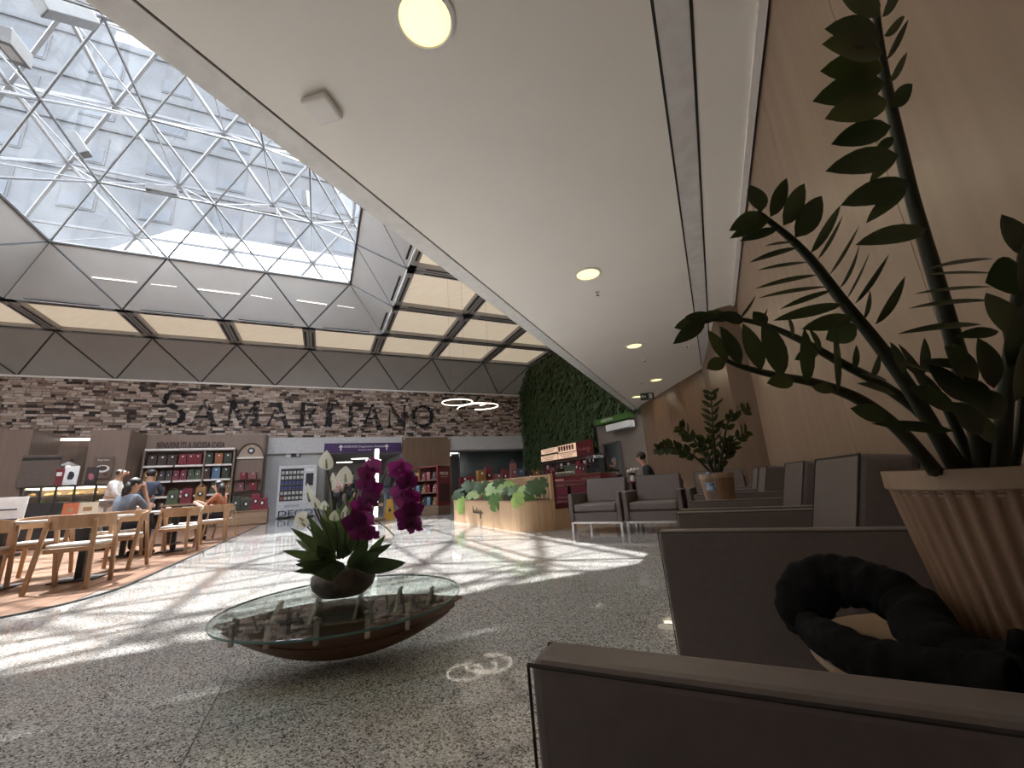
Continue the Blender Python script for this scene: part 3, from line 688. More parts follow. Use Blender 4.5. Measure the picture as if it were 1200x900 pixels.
# purple direction sign
ps = thing('direction_sign', 'long purple direction sign with white arrows over the corridor', 'sign', P(1.95, 22.22, 3.16), BA)
m = MB(); m.box((0, 0, 0), (3.72, .06, .48)); m.build('board', pmat('purple_sign', (.055, .022, .10), rough=.4), ps)
text_mesh('lettering', 'UNIDADE Diagn\u00f3stico Avan\u00e7ado', .15, M_PAPER, ps, ext=.004, loc=(.05, -.035, .06), rot=(pi/2, 0, 0)); text_mesh('lettering', 'Elevadores e Sa\u00edda', .085, M_PAPER, ps, ext=.004, loc=(.05, -.035, -.11), rot=(pi/2, 0, 0))
for x in (-1.1, 1.12):
    m = MB(); m.prism([(x-.12, -.035, .03), (x+.12, -.035, .03), (x, -.035, .17)], (0, -.005, 0)); m.span(x-.03, x+.03, -.04, -.035, -.14, .04); m.build('arrow', M_PAPER, ps)
# small pictogram sign by the vending machine
t = thing('pictogram_sign', 'small black and white pictogram sign above the vending machine', 'sign', P(pa(347, 533, 22.4)[0], 22.42, pa(347, 533, 22.4)[1]), BA)
m = MB(); m.box((0, -.01, 0), (.42, .02, .22)); m.build('board', M_BLACK, t); m = MB(); m.box((.08, -.025, 0), (.13, .01, .14)); m.build('pictogram', M_PAPER, t)
m = MB(); m.box((-.34, -.01, 0), (.2, .02, .2)); m.build('side_plate', M_PAPER, t)

# ---------------------------------------------------------------- ceiling fittings over the lounge
M_LAMP = emis('downlight_lens', (1.0, .84, .42), .85)
def downlight(x, y, label):
    t = thing('downlight', label, 'ceiling light', (x, y, ZC))
    m = MB(); m.lathe([(.175, 0), (.175, -.012), (.15, -.016), (.145, -.004)], n=36); m.build('trim_ring', M_WHITE, t, smooth=False)
    m = MB(); m.lathe([(.146, -.005), (.10, -.0075), (0.0, -.009)], n=36); m.build('lens', M_LAMP, t, smooth=True)
for (x, y), lb in zip(((-1.075, 1.41), (-1.08, 4.79), (-1.08, 8.19), (-1.08, 11.64), (-1.95, 13.7)), ('round recessed downlight in the white ceiling, first of its row beside the white box', 'round recessed downlight in the white ceiling with a small sprinkler after it', 'round recessed downlight in the ceiling, third of its row', 'round recessed downlight in the ceiling over the dark wood wall', 'round recessed downlight in the ceiling beside the hanging exit sign')):
    downlight(x, y, lb)
    a_ = bpy.data.lights.new('downlight_glow', 'AREA'); a_.shape = 'DISK'; a_.size = .28; a_.energy = 4.5; a_.color = (1, .86, .6)
    ao = bpy.data.objects.new('downlight_glow', a_); COL.objects.link(ao); ao.location = (x, y, ZC-.02)
rt = thing('access_point', 'square white wireless box mounted on the white ceiling', 'wifi box', (-2.02, 1.50, ZC), radians(12))
m = MB(); m.box((0, 0, -.028), (.20, .20, .05)); m.build('casing', M_WHITE, rt, bevel=.022, seg=4); m = MB(); m.box((0, 0, -.003), (.12, .12, .006)); m.build('mounting_plate', M_JOINT, rt)
def sprinkler(u, v, label):
    p = onz(u, v, ZC); t = thing('sprinkler', label, 'sprinkler', p)
    m = MB(); m.lathe([(.03, 0), (.03, -.006), (.01, -.01), (.01, -.05), (.022, -.052), (.022, -.056), (.0, -.057)], n=12); m.build('head', M_STEEL, t)
sprinkler(700, 342, 'tiny dark sprinkler head on the ceiling close to a downlight')
sprinkler(752, 449, 'tiny dark sprinkler head on the ceiling before the exit sign')
def detector(u, v, label):
    p = onz(u, v, ZC); t = thing('smoke_detector', label, 'smoke detector', p)
    m = MB(); m.lathe([(.055, 0), (.055, -.025), (.035, -.045), (0, -.046)], n=18); m.build('casing', M_WHITE, t, smooth=True); m = MB(); m.lathe([(.03, -.046), (.03, -.05), (0, -.052)], n=12); m.build('lens', M_JOINT, t)
detector(755, 421, 'small round white smoke detector between two downlights')
cm = thing('dome_camera', 'small white security camera beside the ceiling slot', 'camera', onz(808, 404, ZC))
m = MB(); m.lathe([(.05, 0), (.05, -.02), (.03, -.03)], n=16); m.build('base', M_WHITE, cm); m = MB(); m.ball((-.02, -.02, -.05), .04); m.build('dome', M_WHITE, cm, smooth=True); m = MB(); m.ball((-.045, -.04, -.055), .018); m.build('lens', M_BLACK, cm, smooth=True)
ep = onz(758, 462, ZC-.06); ex = thing('exit_sign', 'hanging dark exit sign with white pictograms under the ceiling', 'sign', ep, radians(20))
m = MB(); m.box((0, 0, -.07), (.42, .03, .22)); m.build('board', pmat('sign_dark', (.03, .06, .04), rough=.4), ex); m = MB(); m.box((-.1, -.02, -.07), (.12, .006, .05)); m.box((-.15, -.02, -.07), (.05, .006, .1)); m.build('arrow', M_PAPER, ex); m = MB(); m.box((.1, -.02, -.07), (.1, .006, .15)); m.build('pictogram', M_PAPER, ex)
for x in (-.12, .12): m = MB(); m.tube([(x, 0, .04), (x, 0, .06)], .006); m.build('rod', M_WHITE, ex)
for u, v, lb in ((783, 735, 'small round pale metal floor cover beside the armchair row'),):
    p = onz(u, v, 0); t = thing('floor_cover', lb, 'floor cover', p); m = MB(); m.lathe([(.055, 0), (.055, .004), (.04, .006), (0, .006)], n=20); m.build('plate', pmat('pale_metal', (.75, .72, .68), rough=.4), t); m = MB(); m.lathe([(.02, .006), (.02, .008), (0, .008)], n=12); m.build('cap', M_STEEL, t)
# ================================================================== LOUNGE FURNITURE
def make_armchair(label):
    t = thing('armchair', label, 'armchair', (0, 0, 0), 0, 'taupe lounge armchairs')
    W, D = .86, .86
    for s in (-1, 1):
        m = MB(); m.hexa([(s*.36, -D/2, .17), (s*.43, -D/2, .17), (s*.43, D/2-.10, .17), (s*.36, D/2-.10, .17), (s*.36, -D/2-.015, .605), (s*.43, -D/2-.015, .605), (s*.43, D/2-.06, .605), (s*.36, D/2-.06, .605)][::1 if s > 0 else 1])
        a_ = m.build('arm', M_UPH, t, bevel=.014, seg=3)
        p = MB(); zt = .598
        for xx in (.362, .428): p.tube([(s*xx, -D/2-.016, zt), (s*xx, D/2-.08, zt)], .0025, n=5)
        p.tube([(s*.362, -D/2-.016, zt), (s*.362, -D/2-.003, .18)], .002, n=5); p.tube([(s*.428, -D/2-.016, zt), (s*.428, -D/2-.003, .18)], .002, n=5)
        o = p.build('piping', M_PIPING, a_); o['kind'] = 'stuff'
    m = MB(); m.span(-.36, .36, -D/2+.02, D/2-.12, .17, .315); m.build('seat_base', M_UPH, t, bevel=.012)
    m = MB(); n = 6; rows = []
    m.span(-.352, .352, -D/2+.005, .24, .322, .445); m.build('seat_cushion', M_UPH, t, bevel=.035, seg=4)
    m = MB(); m.hexa([(-.36, D/2-.16, .17), (.36, D/2-.16, .17), (.36, D/2-.08, .17), (-.36, D/2-.08, .17), (-.36, D/2-.06, .74), (.36, D/2-.06, .74), (.36, D/2-.0, .74), (-.36, D/2-.0, .74)]); m.build('back_frame', M_UPH, t, bevel=.015)
    m = MB(); c = [(-.345, .13, .44), (.345, .13, .44), (.345, .30, .44), (-.345, .30, .44), (-.345, .225, .835), (.345, .225, .835), (.345, .375, .82), (-.345, .375, .82)]
    m.hexa(c); b_ = m.build('back_cushion', M_UPH, t, bevel=.02, seg=3)
    p = MB(); f = .012
    for q in ((c[0], c[4], c[5], c[1]), (c[3], c[7], c[6], c[2])):
        qs = [Vector(x)+ (Vector((0, .3, .64))-Vector(x))*f for x in q]; p.tube(qs, .004, n=5)
    o = p.build('piping', M_PIPING, b_); o['kind'] = 'stuff'
    for sx in (-1, 1):
        for sy in (-1, 1):
            m = MB(); m.span(sx*.40-.018, sx*.40+.018, sy*.40-.04*(sy > 0)-.01, sy*.40-.04*(sy > 0)+.02, 0, .17); m.build('leg', M_STEEL, t)
    for y in (-.405, .37): m = MB(); m.span(-.40, .40, y, y+.02, .145, .175); m.build('frame_rail', M_STEEL, t)
    return t
CH = [((.215, .12), -pi/2, 'taupe armchair whose padded arm fills the view beside the round table with the black bag'),
      ((.215, 2.095), -pi/2, 'taupe armchair just beyond the fluted pot and black bag'),
      ((.215, 3.08), -pi/2, 'taupe armchair with the water bottle on its far arm'),
      ((.215, 4.95), -pi/2, 'taupe armchair just past the further potted plant, back to the wood wall'),
      ((.215, 5.84), -pi/2, 'taupe armchair at the far end of the row along the wood wall'),
      ((-1.765, 6.96), radians(-6), 'taupe armchair beside the red bench and oak planter'),
      ((-.89, 6.90), radians(-4), 'taupe armchair in the middle of the short row facing the potted plants'),
      ((.01, 6.93), radians(-3), 'taupe armchair half hidden behind the further potted plant')]
proto = None
for (x, y), rz, lb in CH:
    if proto is None: proto = make_armchair(lb); o = proto
    else: o = copy_tree(proto, None, lb)
    o.location = (x, y, 0); o.rotation_euler = (0, 0, rz)
M_TABLEWOOD = wood('light_ash', (.33, .235, .155), (.28, .195, .125), scale=(20, 4, 4), rough=.4)
def side_table(x, y, R, h, label):
    t = thing('side_table', label, 'side table', (x, y, 0))
    m = MB(); m.lathe([(R-.01, h-.03), (R, h-.02), (R, h-.006), (R-.01, h)], n=48); m.build('table_top', M_TABLEWOOD, t)
    m = MB(); m.lathe([(.03, .02), (.03, h-.03)], n=16); m.build('post', M_STEEL, t, smooth=False)
    m = MB(); m.lathe([(.2, 0), (.2, .012), (.03, .025)], n=32); m.build('base', M_STEEL, t)
    return t
side_table(.415, 1.20, .29, .42, 'round light ash side table holding the big fluted pot and black bag')
side_table(.14, 4.02, .40, .42, 'round ash side table under the further potted plant')

# ------------------------------------------------------------------ potted plants
M_POT = wood('fluted_timber', (.27, .165, .10), (.22, .13, .075), scale=(8, 8, 8), rough=.5)
M_POTRIM = wood('pot_rim', (.33, .23, .155), (.28, .195, .125), scale=(8, 8, 8), rough=.5)
M_BARK = pmat('bark_chips', (.16, .10, .065), (.08, .05, .035), scale=40, rough=.9, bump=.6)
ZZ = [leafmat('zz_leaf_%d' % i, c, tuple(x*.62 for x in c), rough=.38, trans=.18) for i, c in enumerate(((.036, .054, .016), (.025, .040, .013), (.055, .070, .016)))]
M_STEM = pmat('zz_stem', (.030, .036, .018), (.02, .024, .012), scale=30, rough=.5)
def potted(label, c, r, h, flutes, name='potted_plant'):
    t = thing(name, label, 'potted plant', c)
    m = MB(); k = flutes; prof = []
    n = k*4; vs = []
    for (f, z) in ((.70, 0), (.78, h*.3), (.87, h*.6), (.955, h*.90)):
        prof.append((f, z))
    m2 = MB(); rows = []
    for (f, z) in prof:
        for j in range(n):
            an = 2*pi*j/n; rr = r*f*(1-.045*(1 if j % 4 == 0 else (.25 if j % 4 in (1, 3) else -.4)))
            vs.append((cos(an)*rr, sin(an)*rr, z))
    fs = [(i*n+j, i*n+(j+1) % n, (i+1)*n+(j+1) % n, (i+1)*n+j) for i in range(len(prof)-1) for j in range(n)] + [tuple(range(n))[::-1]]
    m2.add(vs, fs); m2.build('pot', M_POT, t, smooth=True)
    m = MB(); m.lathe([(r*.92, h*.893), (r*.99, h*.895), (r, h*.902), (r, h), (r*.94, h), (r*.93, h-.05)], n=64, cap=False); m.build('rim', M_POTRIM, t)
    m = MB(); m.lathe([(r*.935, h-.045), (r*.9, h-.028), (r*.5, h-.02), (0, h-.018)], n=40); m.build('bark_mulch', M_BARK, t)
    return t
def smooth_pts(ps, k=4):
    ps = [Vector(p) for p in ps]; out = []
    for i in range(len(ps)-1):
        p0, p1, p2, p3 = ps[max(i-1, 0)], ps[i], ps[i+1], ps[min(i+2, len(ps)-1)]
        for s in range(k):
            t = s/k; out.append(.5*((2*p1)+(p2-p0)*t+(2*p0-5*p1+4*p2-p3)*t*t+(3*p1-p0-3*p2+p3)*t**3))
    out.append(ps[-1]); return out
def stem(t, pts, r0, r1):
    ps = smooth_pts(pts); n = len(ps); o = Vector(t.location)
    m = MB(); m.tube([p-o for p in ps], [r0+(r1-r0)*i/(n-1) for i in range(n)], n=8); return m.build('stem', M_STEM, t, smooth=True)
def leaf_pt(t, p, q, w, phi, mi=None, droop=.10):
    o = Vector(t.location); d = q-p; V = -CF; T = d.cross(V).normalized()
    nrm = V*cos(phi)+T*sin(phi)
    m = MB(); m.leaf(p-o, d, nrm, d.length, w, droop=droop*random.uniform(.2, 1.3), fold=.16, seg=7, shape=.86)
    return m.build('leaf', ZZ[random.choices((0, 1, 2), (5, 4, 2))[0] if mi is None else mi], t, smooth=True)
pc = at(1177, 556, .80); pc.z = .42
fp = potted('large potted plant with dark feathery stems in a wide fluted timber pot', pc, .182, .36, 40)
base = lambda u, d=.66: at(u, 552, d)
DS = .64
def fstem(pts, r0, r1, d0=.66, d1=.62):
    n = len(pts); d0 = .78 + (d0-.66)*.6
    stem(fp, [at(u, v, d0+(d1-d0)*i/(n-1)) for i, (u, v) in enumerate(pts)], r0, r1)
fstem([(1155, 552), (1140, 480), (1118, 400), (1095, 320), (1070, 235), (1050, 150), (1036, 85), (1028, 30), (1022, -40)], .016, .004)
fstem([(1122, 552), (1075, 470), (1030, 405), (985, 350), (955, 310), (930, 283), (905, 262), (888, 248)], .014, .003, .64, .62)
fstem([(1096, 552), (1055, 505), (1010, 470), (960, 450), (910, 440), (870, 430), (846, 420)], .013, .0025, .63, .58)
fstem([(1130, 552), (1085, 490), (1035, 452), (985, 425), (945, 402), (905, 384), (865, 374), (825, 376)], .012, .0025, .70, .72)
fstem([(1172, 552), (1178, 470), (1188, 390), (1198, 310), (1212, 240)], .014, .005, .62, .56)
fstem([(1186, 552), (1196, 500), (1202, 440), (1215, 380)], .010, .004, .72, .74)
fstem([(1140, 552), (1120, 500), (1095, 455), (1060, 425), (1030, 400)], .010, .004, .72, .78)
LEAVES = [  # base u,v  tip u,v  width(px) phi  depth
 # tall stem, left side
 (1030,20,985,-12,34,.1,.60),(1032,45,972,28,36,.1,.60),(1033,62,965,50,36,.1,.60),(1035,80,962,82,38,.1,.605),(1037,98,957,112,38,.1,.61),(1040,118,968,138,34,.15,.61),
 (1044,148,976,166,30,.2,.615),(1053,182,973,196,30,.15,.62),(1065,212,986,240,28,.2,.62),(1062,218,1017,258,16,.7,.63),(1086,268,1008,282,24,.5,.63),(1046,160,1028,180,12,.5,.64),(1050,180,1020,212,12,.6,.64),
 # tall stem, right side
 (1034,20,1060,-25,16,.6,.62),(1036,42,1066,18,12,.8,.62),(1039,70,1066,22,12,.7,.62),(1042,96,1067,60,13,.7,.62),(1043,125,1071,98,20,.4,.62),
 # second stem, tip and upper side
 (892,248,882,214,22,.1,.62),(893,250,857,268,18,.2,.62),(902,256,857,277,14,.3,.62),(912,268,867,281,12,.4,.62),(903,254,923,208,18,.2,.62),(918,264,944,214,22,.15,.62),(932,278,966,228,26,.1,.62),(950,296,988,240,16,.6,.63),(958,304,993,252,10,.8,.63),(972,322,1010,264,11,.9,.63),(984,338,1018,284,12,.8,.63),(992,350,1022,296,10,.9,.64),(1002,356,1046,298,12,.7,.64),(1026,380,1069,324,17,.5,.64),(1012,375,1024,340,12,.6,.66),
 # second stem, lower side
 (930,284,896,286,8,1.0,.62),(935,290,878,304,10,.9,.62),(947,307,888,314,9,1.1,.62),(958,322,886,333,9,1.0,.62),(970,336,891,343,9,1.1,.62),(975,340,914,360,9,1.0,.63),(988,356,906,375,14,.6,.63),(1000,372,942,384,18,.3,.64),(1004,382,968,398,26,.2,.66),
 # lower arching stem
 (852,424,832,385,16,.2,.58),(868,428,846,381,18,.2,.58),(892,434,872,378,22,.1,.585),(917,441,896,374,26,.05,.59),(946,450,944,384,19,.2,.60),(982,462,980,380,14,.5,.61),(850,422,828,432,16,.5,.58),(930,446,900,448,18,.5,.60),(978,458,952,452,16,.5,.61),(1040,490,998,478,20,.3,.62),
 # back stem reaching left
 (826,376,790,402,16,.3,.72),(828,374,790,384,16,.2,.72),(838,374,804,370,14,.2,.72),(855,374,824,366,14,.2,.72),(872,376,842,368,14,.2,.72),(866,374,888,348,7,.9,.72),(888,380,902,362,7,.9,.72),(896,383,884,364,18,.2,.72),(930,396,925,370,9,.5,.71),(962,412,952,385,10,.4,.71),(958,410,934,420,14,.5,.70),(1000,434,1006,404,12,.4,.69),(1020,446,1035,415,12,.4,.69),
 # right-hand stem
 (1198,300,1176,250,40,.2,.56),(1200,320,1158,330,44,.2,.57),(1186,395,1163,340,44,.15,.58),(1196,345,1225,260,46,.2,.55),(1182,430,1215,345,46,.15,.56),(1164,303,1092,307,9,1.1,.66),(1164,320,1086,318,9,1.1,.66),(1163,336,1074,338,9,1.2,.66),(1162,352,1070,352,10,1.1,.66),(1150,380,1060,381,11,1.0,.66),(1170,388,1124,392,14,.6,.60),
 # dense heart of the plant
 (1120,480,1070,452,22,.3,.60),(1118,505,1024,494,14,.7,.60),(1130,470,1090,425,26,.2,.61),(1145,450,1110,405,30,.2,.60),(1140,430,1080,422,14,.7,.60),(1165,455,1150,395,34,.2,.58),(1160,480,1120,440,34,.2,.58),(1175,490,1140,455,38,.2,.58),(1090,470,1062,400,16,.4,.64),(1080,440,1088,395,18,.3,.66),(1060,440,1045,400,18,.4,.66),(1150,510,1118,470,34,.3,.60),(1190,470,1210,400,38,.3,.56),(1050,462,1010,446,12,.8,.66),(1040,446,1010,436,8,1.0,.66),(1100,440,1052,420,10,.9,.62),
 (1128,430,1118,402,22,.3,.62),(1165,520,1135,480,30,.3,.60),(1195,430,1180,380,30,.3,.60),
]
for (u, v, tu, tv, w, phi, d) in LEAVES:
    leaf_pt(fp, at(u, v, d), at(tu, tv, d+random.uniform(-.02, .02)), w/FPX*d*1.1, phi*.85)
# further plant
pc = at(839, 556, 3.62); pc.z = .42
mp_ = potted('smaller potted plant with pale lit fronds in a ribbed timber pot further along the chairs', pc, .142, .375, 36)
def frond(pts, d0, d1, n, Lpx, wpx, r0=.012):
    P3 = smooth_pts([at(u, v, d0+(d1-d0)*i/(len(pts)-1)) for i, (u, v) in enumerate(pts)], 8)
    stem(mp_, P3[::4]+[P3[-1]], r0, .003)
    N = len(P3)
    for k in range(n):
        f = .30+.70*k/(n-1); i = min(int(f*(N-1)), N-2); T = (P3[i+1]-P3[i]).normalized(); S = T.cross(CF).normalized()
        for sg in (-1, 1):
            Ld = (S*sg*.8 + T*.65 - CF*random.uniform(-.5, .5)).normalized(); Lm = Lpx/FPX*d0*random.uniform(.8, 1.15)*(1 if f < .9 else .8)
            leaf_pt(mp_, P3[i], P3[i]+Ld*Lm, wpx/FPX*d0, random.uniform(0, .8))
frond([(838, 553), (837, 520), (835, 490), (833, 460)], 3.62, 3.62, 9, 15, 6)
frond([(843, 553), (848, 520), (853, 495), (862, 484), (876, 478)], 3.6, 3.55, 7, 11, 7)
frond([(836, 553), (820, 525), (806, 508), (796, 500)], 3.58, 3.5, 8, 12, 6)
frond([(832, 553), (815, 536), (800, 528), (784, 524), (770, 526)], 3.5, 3.4, 10, 11, 7)
frond([(845, 553), (853, 530), (862, 515), (874, 506)], 3.66, 3.7, 6, 13, 6)
frond([(840, 553), (846, 535), (851, 520)], 3.66, 3.7, 5, 14, 8)
frond([(836, 553), (830, 532), (826, 515)], 3.66, 3.7, 5, 14, 8)
# water bottle standing on the chair arm
bp = onz(836, 583.5, .607); bp.y = 3.47
bt = thing('water_bottle', 'clear water bottle with blue label on the armchair arm', 'bottle', (bp.x, 3.47, .607))
m = MB(); m.lathe([(.028, 0), (.032, .006), (.032, .05), (.029, .055), (.032, .06), (.032, .13), (.026, .155), (.013, .175), (.012, .185)], n=24, cap=False); m.build('body', glassmat('bottle_plastic', tint=(.86, .90, .93)), bt, smooth=True)
m = MB(); m.lathe([(.0325, .065), (.0328, .066), (.0328, .125), (.0325, .126)], n=24, cap=False); m.build('label', pmat('blue_label', (.03, .14, .38), (.5, .6, .7), scale=30, rough=.4), bt)
m = MB(); m.lathe([(.0145, .185), (.0145, .203), (.012, .205), (0, .205)], n=16); m.build('cap', pmat('blue_cap', (.25, .42, .60), rough=.4), bt)
# black bag with its strap lying on the near table
M_CLOTH = pmat('black_cloth', (.007, .007, .0075), (.004, .004, .0045), scale=30, rough=.95, bump=.5, spec=.15)
bg = thing('shoulder_bag', 'black cloth shoulder bag with a thick looped strap on the round table', 'bag', (.30, 1.10, .42))
ob = Vector(bg.location)
FOLD = bpy.data.textures.new('cloth_folds', 'CLOUDS'); FOLD.noise_scale = .06; FOLD.noise_depth = 2
def clothtube(name, pts, rs, flat=1.0, n=12):
    ps = smooth_pts([at(*p) for p in pts], 5); k = len(ps); R = []
    for i in range(k):
        f = i/(k-1)*(len(rs)-1); j = min(int(f), len(rs)-2); R.append((rs[j]+(rs[j+1]-rs[j])*(f-j))*(1+.06*sin(i*2.3)))
    m = MB(); m.tube([p-ob for p in ps], R, n=n, flat=flat); o = m.build(name, M_CLOTH, bg, smooth=True, sub=2)
    md = o.modifiers.new('folds', 'DISPLACE'); md.texture = FOLD; md.strength = .022; md.texture_coords = 'GLOBAL'; return o
clothtube('strap', [(946, 735, 1.0), (940, 705, .99), (958, 684, .96), (990, 680, .92), (1030, 690, .86), (1066, 714, .80), (1092, 748, .73), (1130, 782, .66), (1180, 806, .60)], [.045, .060, .062, .056, .052, .052, .050, .048, .045])
clothtube('strap', [(950, 736, .89), (985, 758, .78), (1030, 776, .71), (1080, 790, .66), (1130, 801, .62), (1200, 816, .57)], [.034, .038, .042, .045, .046, .045])
clothtube('body', [(1085, 772, .76), (1140, 785, .70), (1200, 800, .62), (1260, 808, .56)], [.03, .05, .055, .05])
clothtube('buckle_end', [(1178, 748, .57), (1196, 754, .56), (1225, 765, .55)], [.014, .020, .018])
# ================================================================== GLASS TABLE on a boat-shaped timber base
TZ = .27; TC = Vector((-1.83, 1.68, 0)); TA = radians(37.6)
bt_ = thing('coffee_table', 'low round glass coffee table on a dark boat-shaped timber base with pale ribs', 'coffee table', TC, TA)
M_HULL = wood('dark_hull_wood', (.19, .098, .060), (.11, .058, .038), scale=(2, 14, 14), rough=.55)
M_INNER = wood('rough_inner_wood', (.16, .125, .11), (.09, .07, .06), scale=(5, 20, 20), rough=.85, bump=.4)
M_RIB = wood('pale_rib_wood', (.42, .36, .29), (.33, .28, .22), scale=(20, 20, 4), rough=.5)
M_TGLASS = glassmat('table_glass', tint=(.88, .94, .92))
M_GEDGE = pmat('glass_edge', (.10, .20, .18), rough=.15)
HL = .60                                  # half length of the hull
def hull_pt(x, s):                        # x along the length, s across (-1..1) : a canoe section
    t = abs(x)/HL; w = .23*max(0, 1-t**2.2)+.004; keel = .015+.20*t**2.0
    y = w*s; z = keel + (TZ-.03-keel)*min(1, abs(s)**1.7)
    return Vector((x, y, z))
NST = 5
for k in range(NST):                      # each stave is a long plank running end to end
    s0, s1 = -1+2*k/NST+.02, -1+2*(k+1)/NST-.02
    rows = []
    ext = (1.0, .93, .88, .93, 1.0)[k]
    for i in range(23):
        x = HL*ext*(-1+2*i/22); e = 1-abs(x/(HL*ext))**6
        sm = (s0+s1)/2; rows.append([hull_pt(x, sm+(s0-sm)*max(e, .02)), hull_pt(x, sm), hull_pt(x, sm+(s1-sm)*max(e, .02))])
    m = MB(); m.sheet(rows); o = m.build('stave', [M_HULL, M_INNER], bt_, smooth=False)
    md = o.modifiers.new('solid', 'SOLIDIFY'); md.thickness = .016; md.offset = 0; md.material_offset = 0
# inner lining so the inside reads rough and grey
for k, (off, ln) in enumerate(((-.62, .47), (-.2, .50), (.25, .44), (.62, .50))):
    rows = []
    for i in range(17):
        x = ln*(-1+2*i/16); e = max(1-abs(x/ln)**4, .02); rows.append([hull_pt(x, off-.16*e)+Vector((0, 0, .02)), hull_pt(x, off)+Vector((0, 0, .02)), hull_pt(x, off+.16*e)+Vector((0, 0, .02))])
    m = MB(); m.sheet(rows); m.build('lining_plank', M_INNER, bt_, solid=.008)
for x in (-.42, -.24, -.02, .20, .38):    # pale ribs bent across the hull, carrying the glass
    pts = []
    for i in range(15):
        s = -1.12+2.24*i/14; q = hull_pt(x+.06*s, max(-1, min(1, s))); q.z = min(TZ-.004, q.z+.03+(.02 if abs(s) > 1 else 0)); q.y *= (1.08 if abs(s) > 1 else 1); pts.append(q)
    m = MB(); m.tube(pts, .011, n=6); m.build('rib', M_RIB, bt_, smooth=True)
    for sg in (-1, 1):
        q = hull_pt(x+.06*sg, sg); m = MB(); m.box((q.x, q.y+.014*sg, q.z-.035), (.022, .02, .10)); m.build('rib_end', M_RIB, bt_, bevel=.004)
m = MB(); m.lathe([(.0, 0), (.578, 0), (.585, .004), (.585, .010), (.578, .013), (0, .013)], n=72, c=(0, 0, TZ-.0)); g = m.build('glass_top', M_TGLASS, bt_, smooth=False)
m = MB(); m.lathe([(.5855, .002), (.587, .006), (.5855, .0115)], n=72, c=(0, 0, TZ), cap=False); m.build('glass_edge', M_GEDGE, bt_, smooth=True)

# ================================================================== FLOWER BOWL
TT = TZ+.013
bc = onz(402, 702, TT); DB = (bc-CO).dot(CF)
fb = thing('flower_bowl', 'glass bowl of peace lilies and magenta orchids on the glass table', 'flower arrangement', bc)
R0 = 37.5/FPX*DB
m = MB(); m.lathe([(R0*.5, 0), (R0*.72, .018), (R0*.93, .055), (R0, .095), (R0*.97, .135), (R0*.90, .165)], n=48, cap=False); m.build('bowl', glassmat('bowl_glass', tint=(.95, .97, .96)), fb, smooth=True)
m = MB(); m.lathe([(R0*.66, .027), (R0*.89, .062), (R0*.955, .095), (R0*.93, .125), (R0*.5, .15), (0, .155)], n=40); m.build('bark_mulch', pmat('wet_bark', (.075, .042, .03), (.025, .015, .012), scale=30, rough=.7, bump=1.0), fb, smooth=True)
FO = Vector(fb.location)
M_LILYLEAF = [leafmat('lily_leaf_%d' % i, c, tuple(x*.55 for x in c), rough=.35, trans=.3) for i, c in enumerate(((.085, .135, .04), (.045, .072, .026), (.14, .21, .055)))]
M_SPATHE = leafmat('white_spathe', (.72, .72, .60), (.60, .64, .45), rough=.5, trans=.45)
M_GSTEM = pmat('flower_stem', (.05, .07, .025), rough=.5)
def fbstem(pts, r, name='stem'):
    ps = smooth_pts([at(u, v, d) for u, v, d in pts], 4); m = MB(); m.tube([p-FO for p in ps], r, n=6); return m.build(name, M_GSTEM, fb, smooth=True)
def fleaf(u, v, tu, tv, w, mi, d0=DB, d1=None, phi=.3, droop=.2, curve=None):
    p, q = at(u, v, d0), at(tu, tv, d1 or d0); d = q-p; V = -CF; T = d.cross(V).normalized(); nrm = V*cos(phi)+T*sin(phi)
    m = MB(); m.leaf(p-FO, d, nrm+Vector((0, 0, .3)), d.length, .78*w/FPX*d0, droop=droop, fold=.2, seg=7, shape=.8); return m.build('leaf', M_LILYLEAF[mi], fb, smooth=True)
b0 = (400, 664)
LL = [(395, 660, 352, 627, 20, 0, 0), (392, 655, 335, 634, 12, 0, .05), (396, 660, 340, 612+15, 16, 1, .1), (390, 662, 346, 662, 14, 1, -.1), (388, 665, 360, 664, 14, 1, -.15),
      (400, 650, 392, 600, 18, 0, .1), (404, 640, 408, 580, 22, 2, .05), (400, 635, 395, 596, 14, 2, 0), (410, 645, 418, 600, 20, 0, .1), (398, 640, 372, 606, 15, 0, .0), (384, 650, 362, 610, 14, 0, .08),
      (420, 655, 458, 640, 14, 1, 0), (425, 660, 466, 664, 20, 1, -.1), (415, 662, 464, 668, 22, 1, -.12), (405, 668, 380, 672, 26, 1, -.2), (410, 668, 428, 640, 22, 1, -.1), (400, 670, 360, 668, 20, 1, -.15), (395, 655, 420, 625, 22, 1, .1),
      (392, 648, 366, 620, 12, 2, .05), (402, 640, 388, 612, 16, 0, .15), (415, 650, 432, 612, 16, 0, .15), (385, 655, 372, 640, 18, 1, -.05), (420, 665, 440, 650, 20, 1, -.1), (408, 650, 404, 612, 20, 1, .2), (380, 660, 345, 655, 10, 1, 0), (396, 655, 338, 620, 14, 0, -.05), (394, 650, 356, 604, 12, 0, 0), (400, 645, 380, 590, 14, 2, .02), (406, 642, 400, 585, 16, 0, .12), (412, 648, 412, 596, 18, 2, .1), (390, 658, 330, 645, 14, 0, -.08), (402, 660, 352, 672, 16, 1, -.2), (428, 655, 452, 628, 12, 0, .05), (396, 648, 376, 598, 16, 2, .1), (418, 648, 428, 590, 16, 1, .2)]
for (u, v, tu, tv, w, mi, dd) in LL: fleaf(u, v, tu, tv, w, mi, DB, DB+dd, phi=random.uniform(-.2, .5), droop=random.uniform(.05, .3))
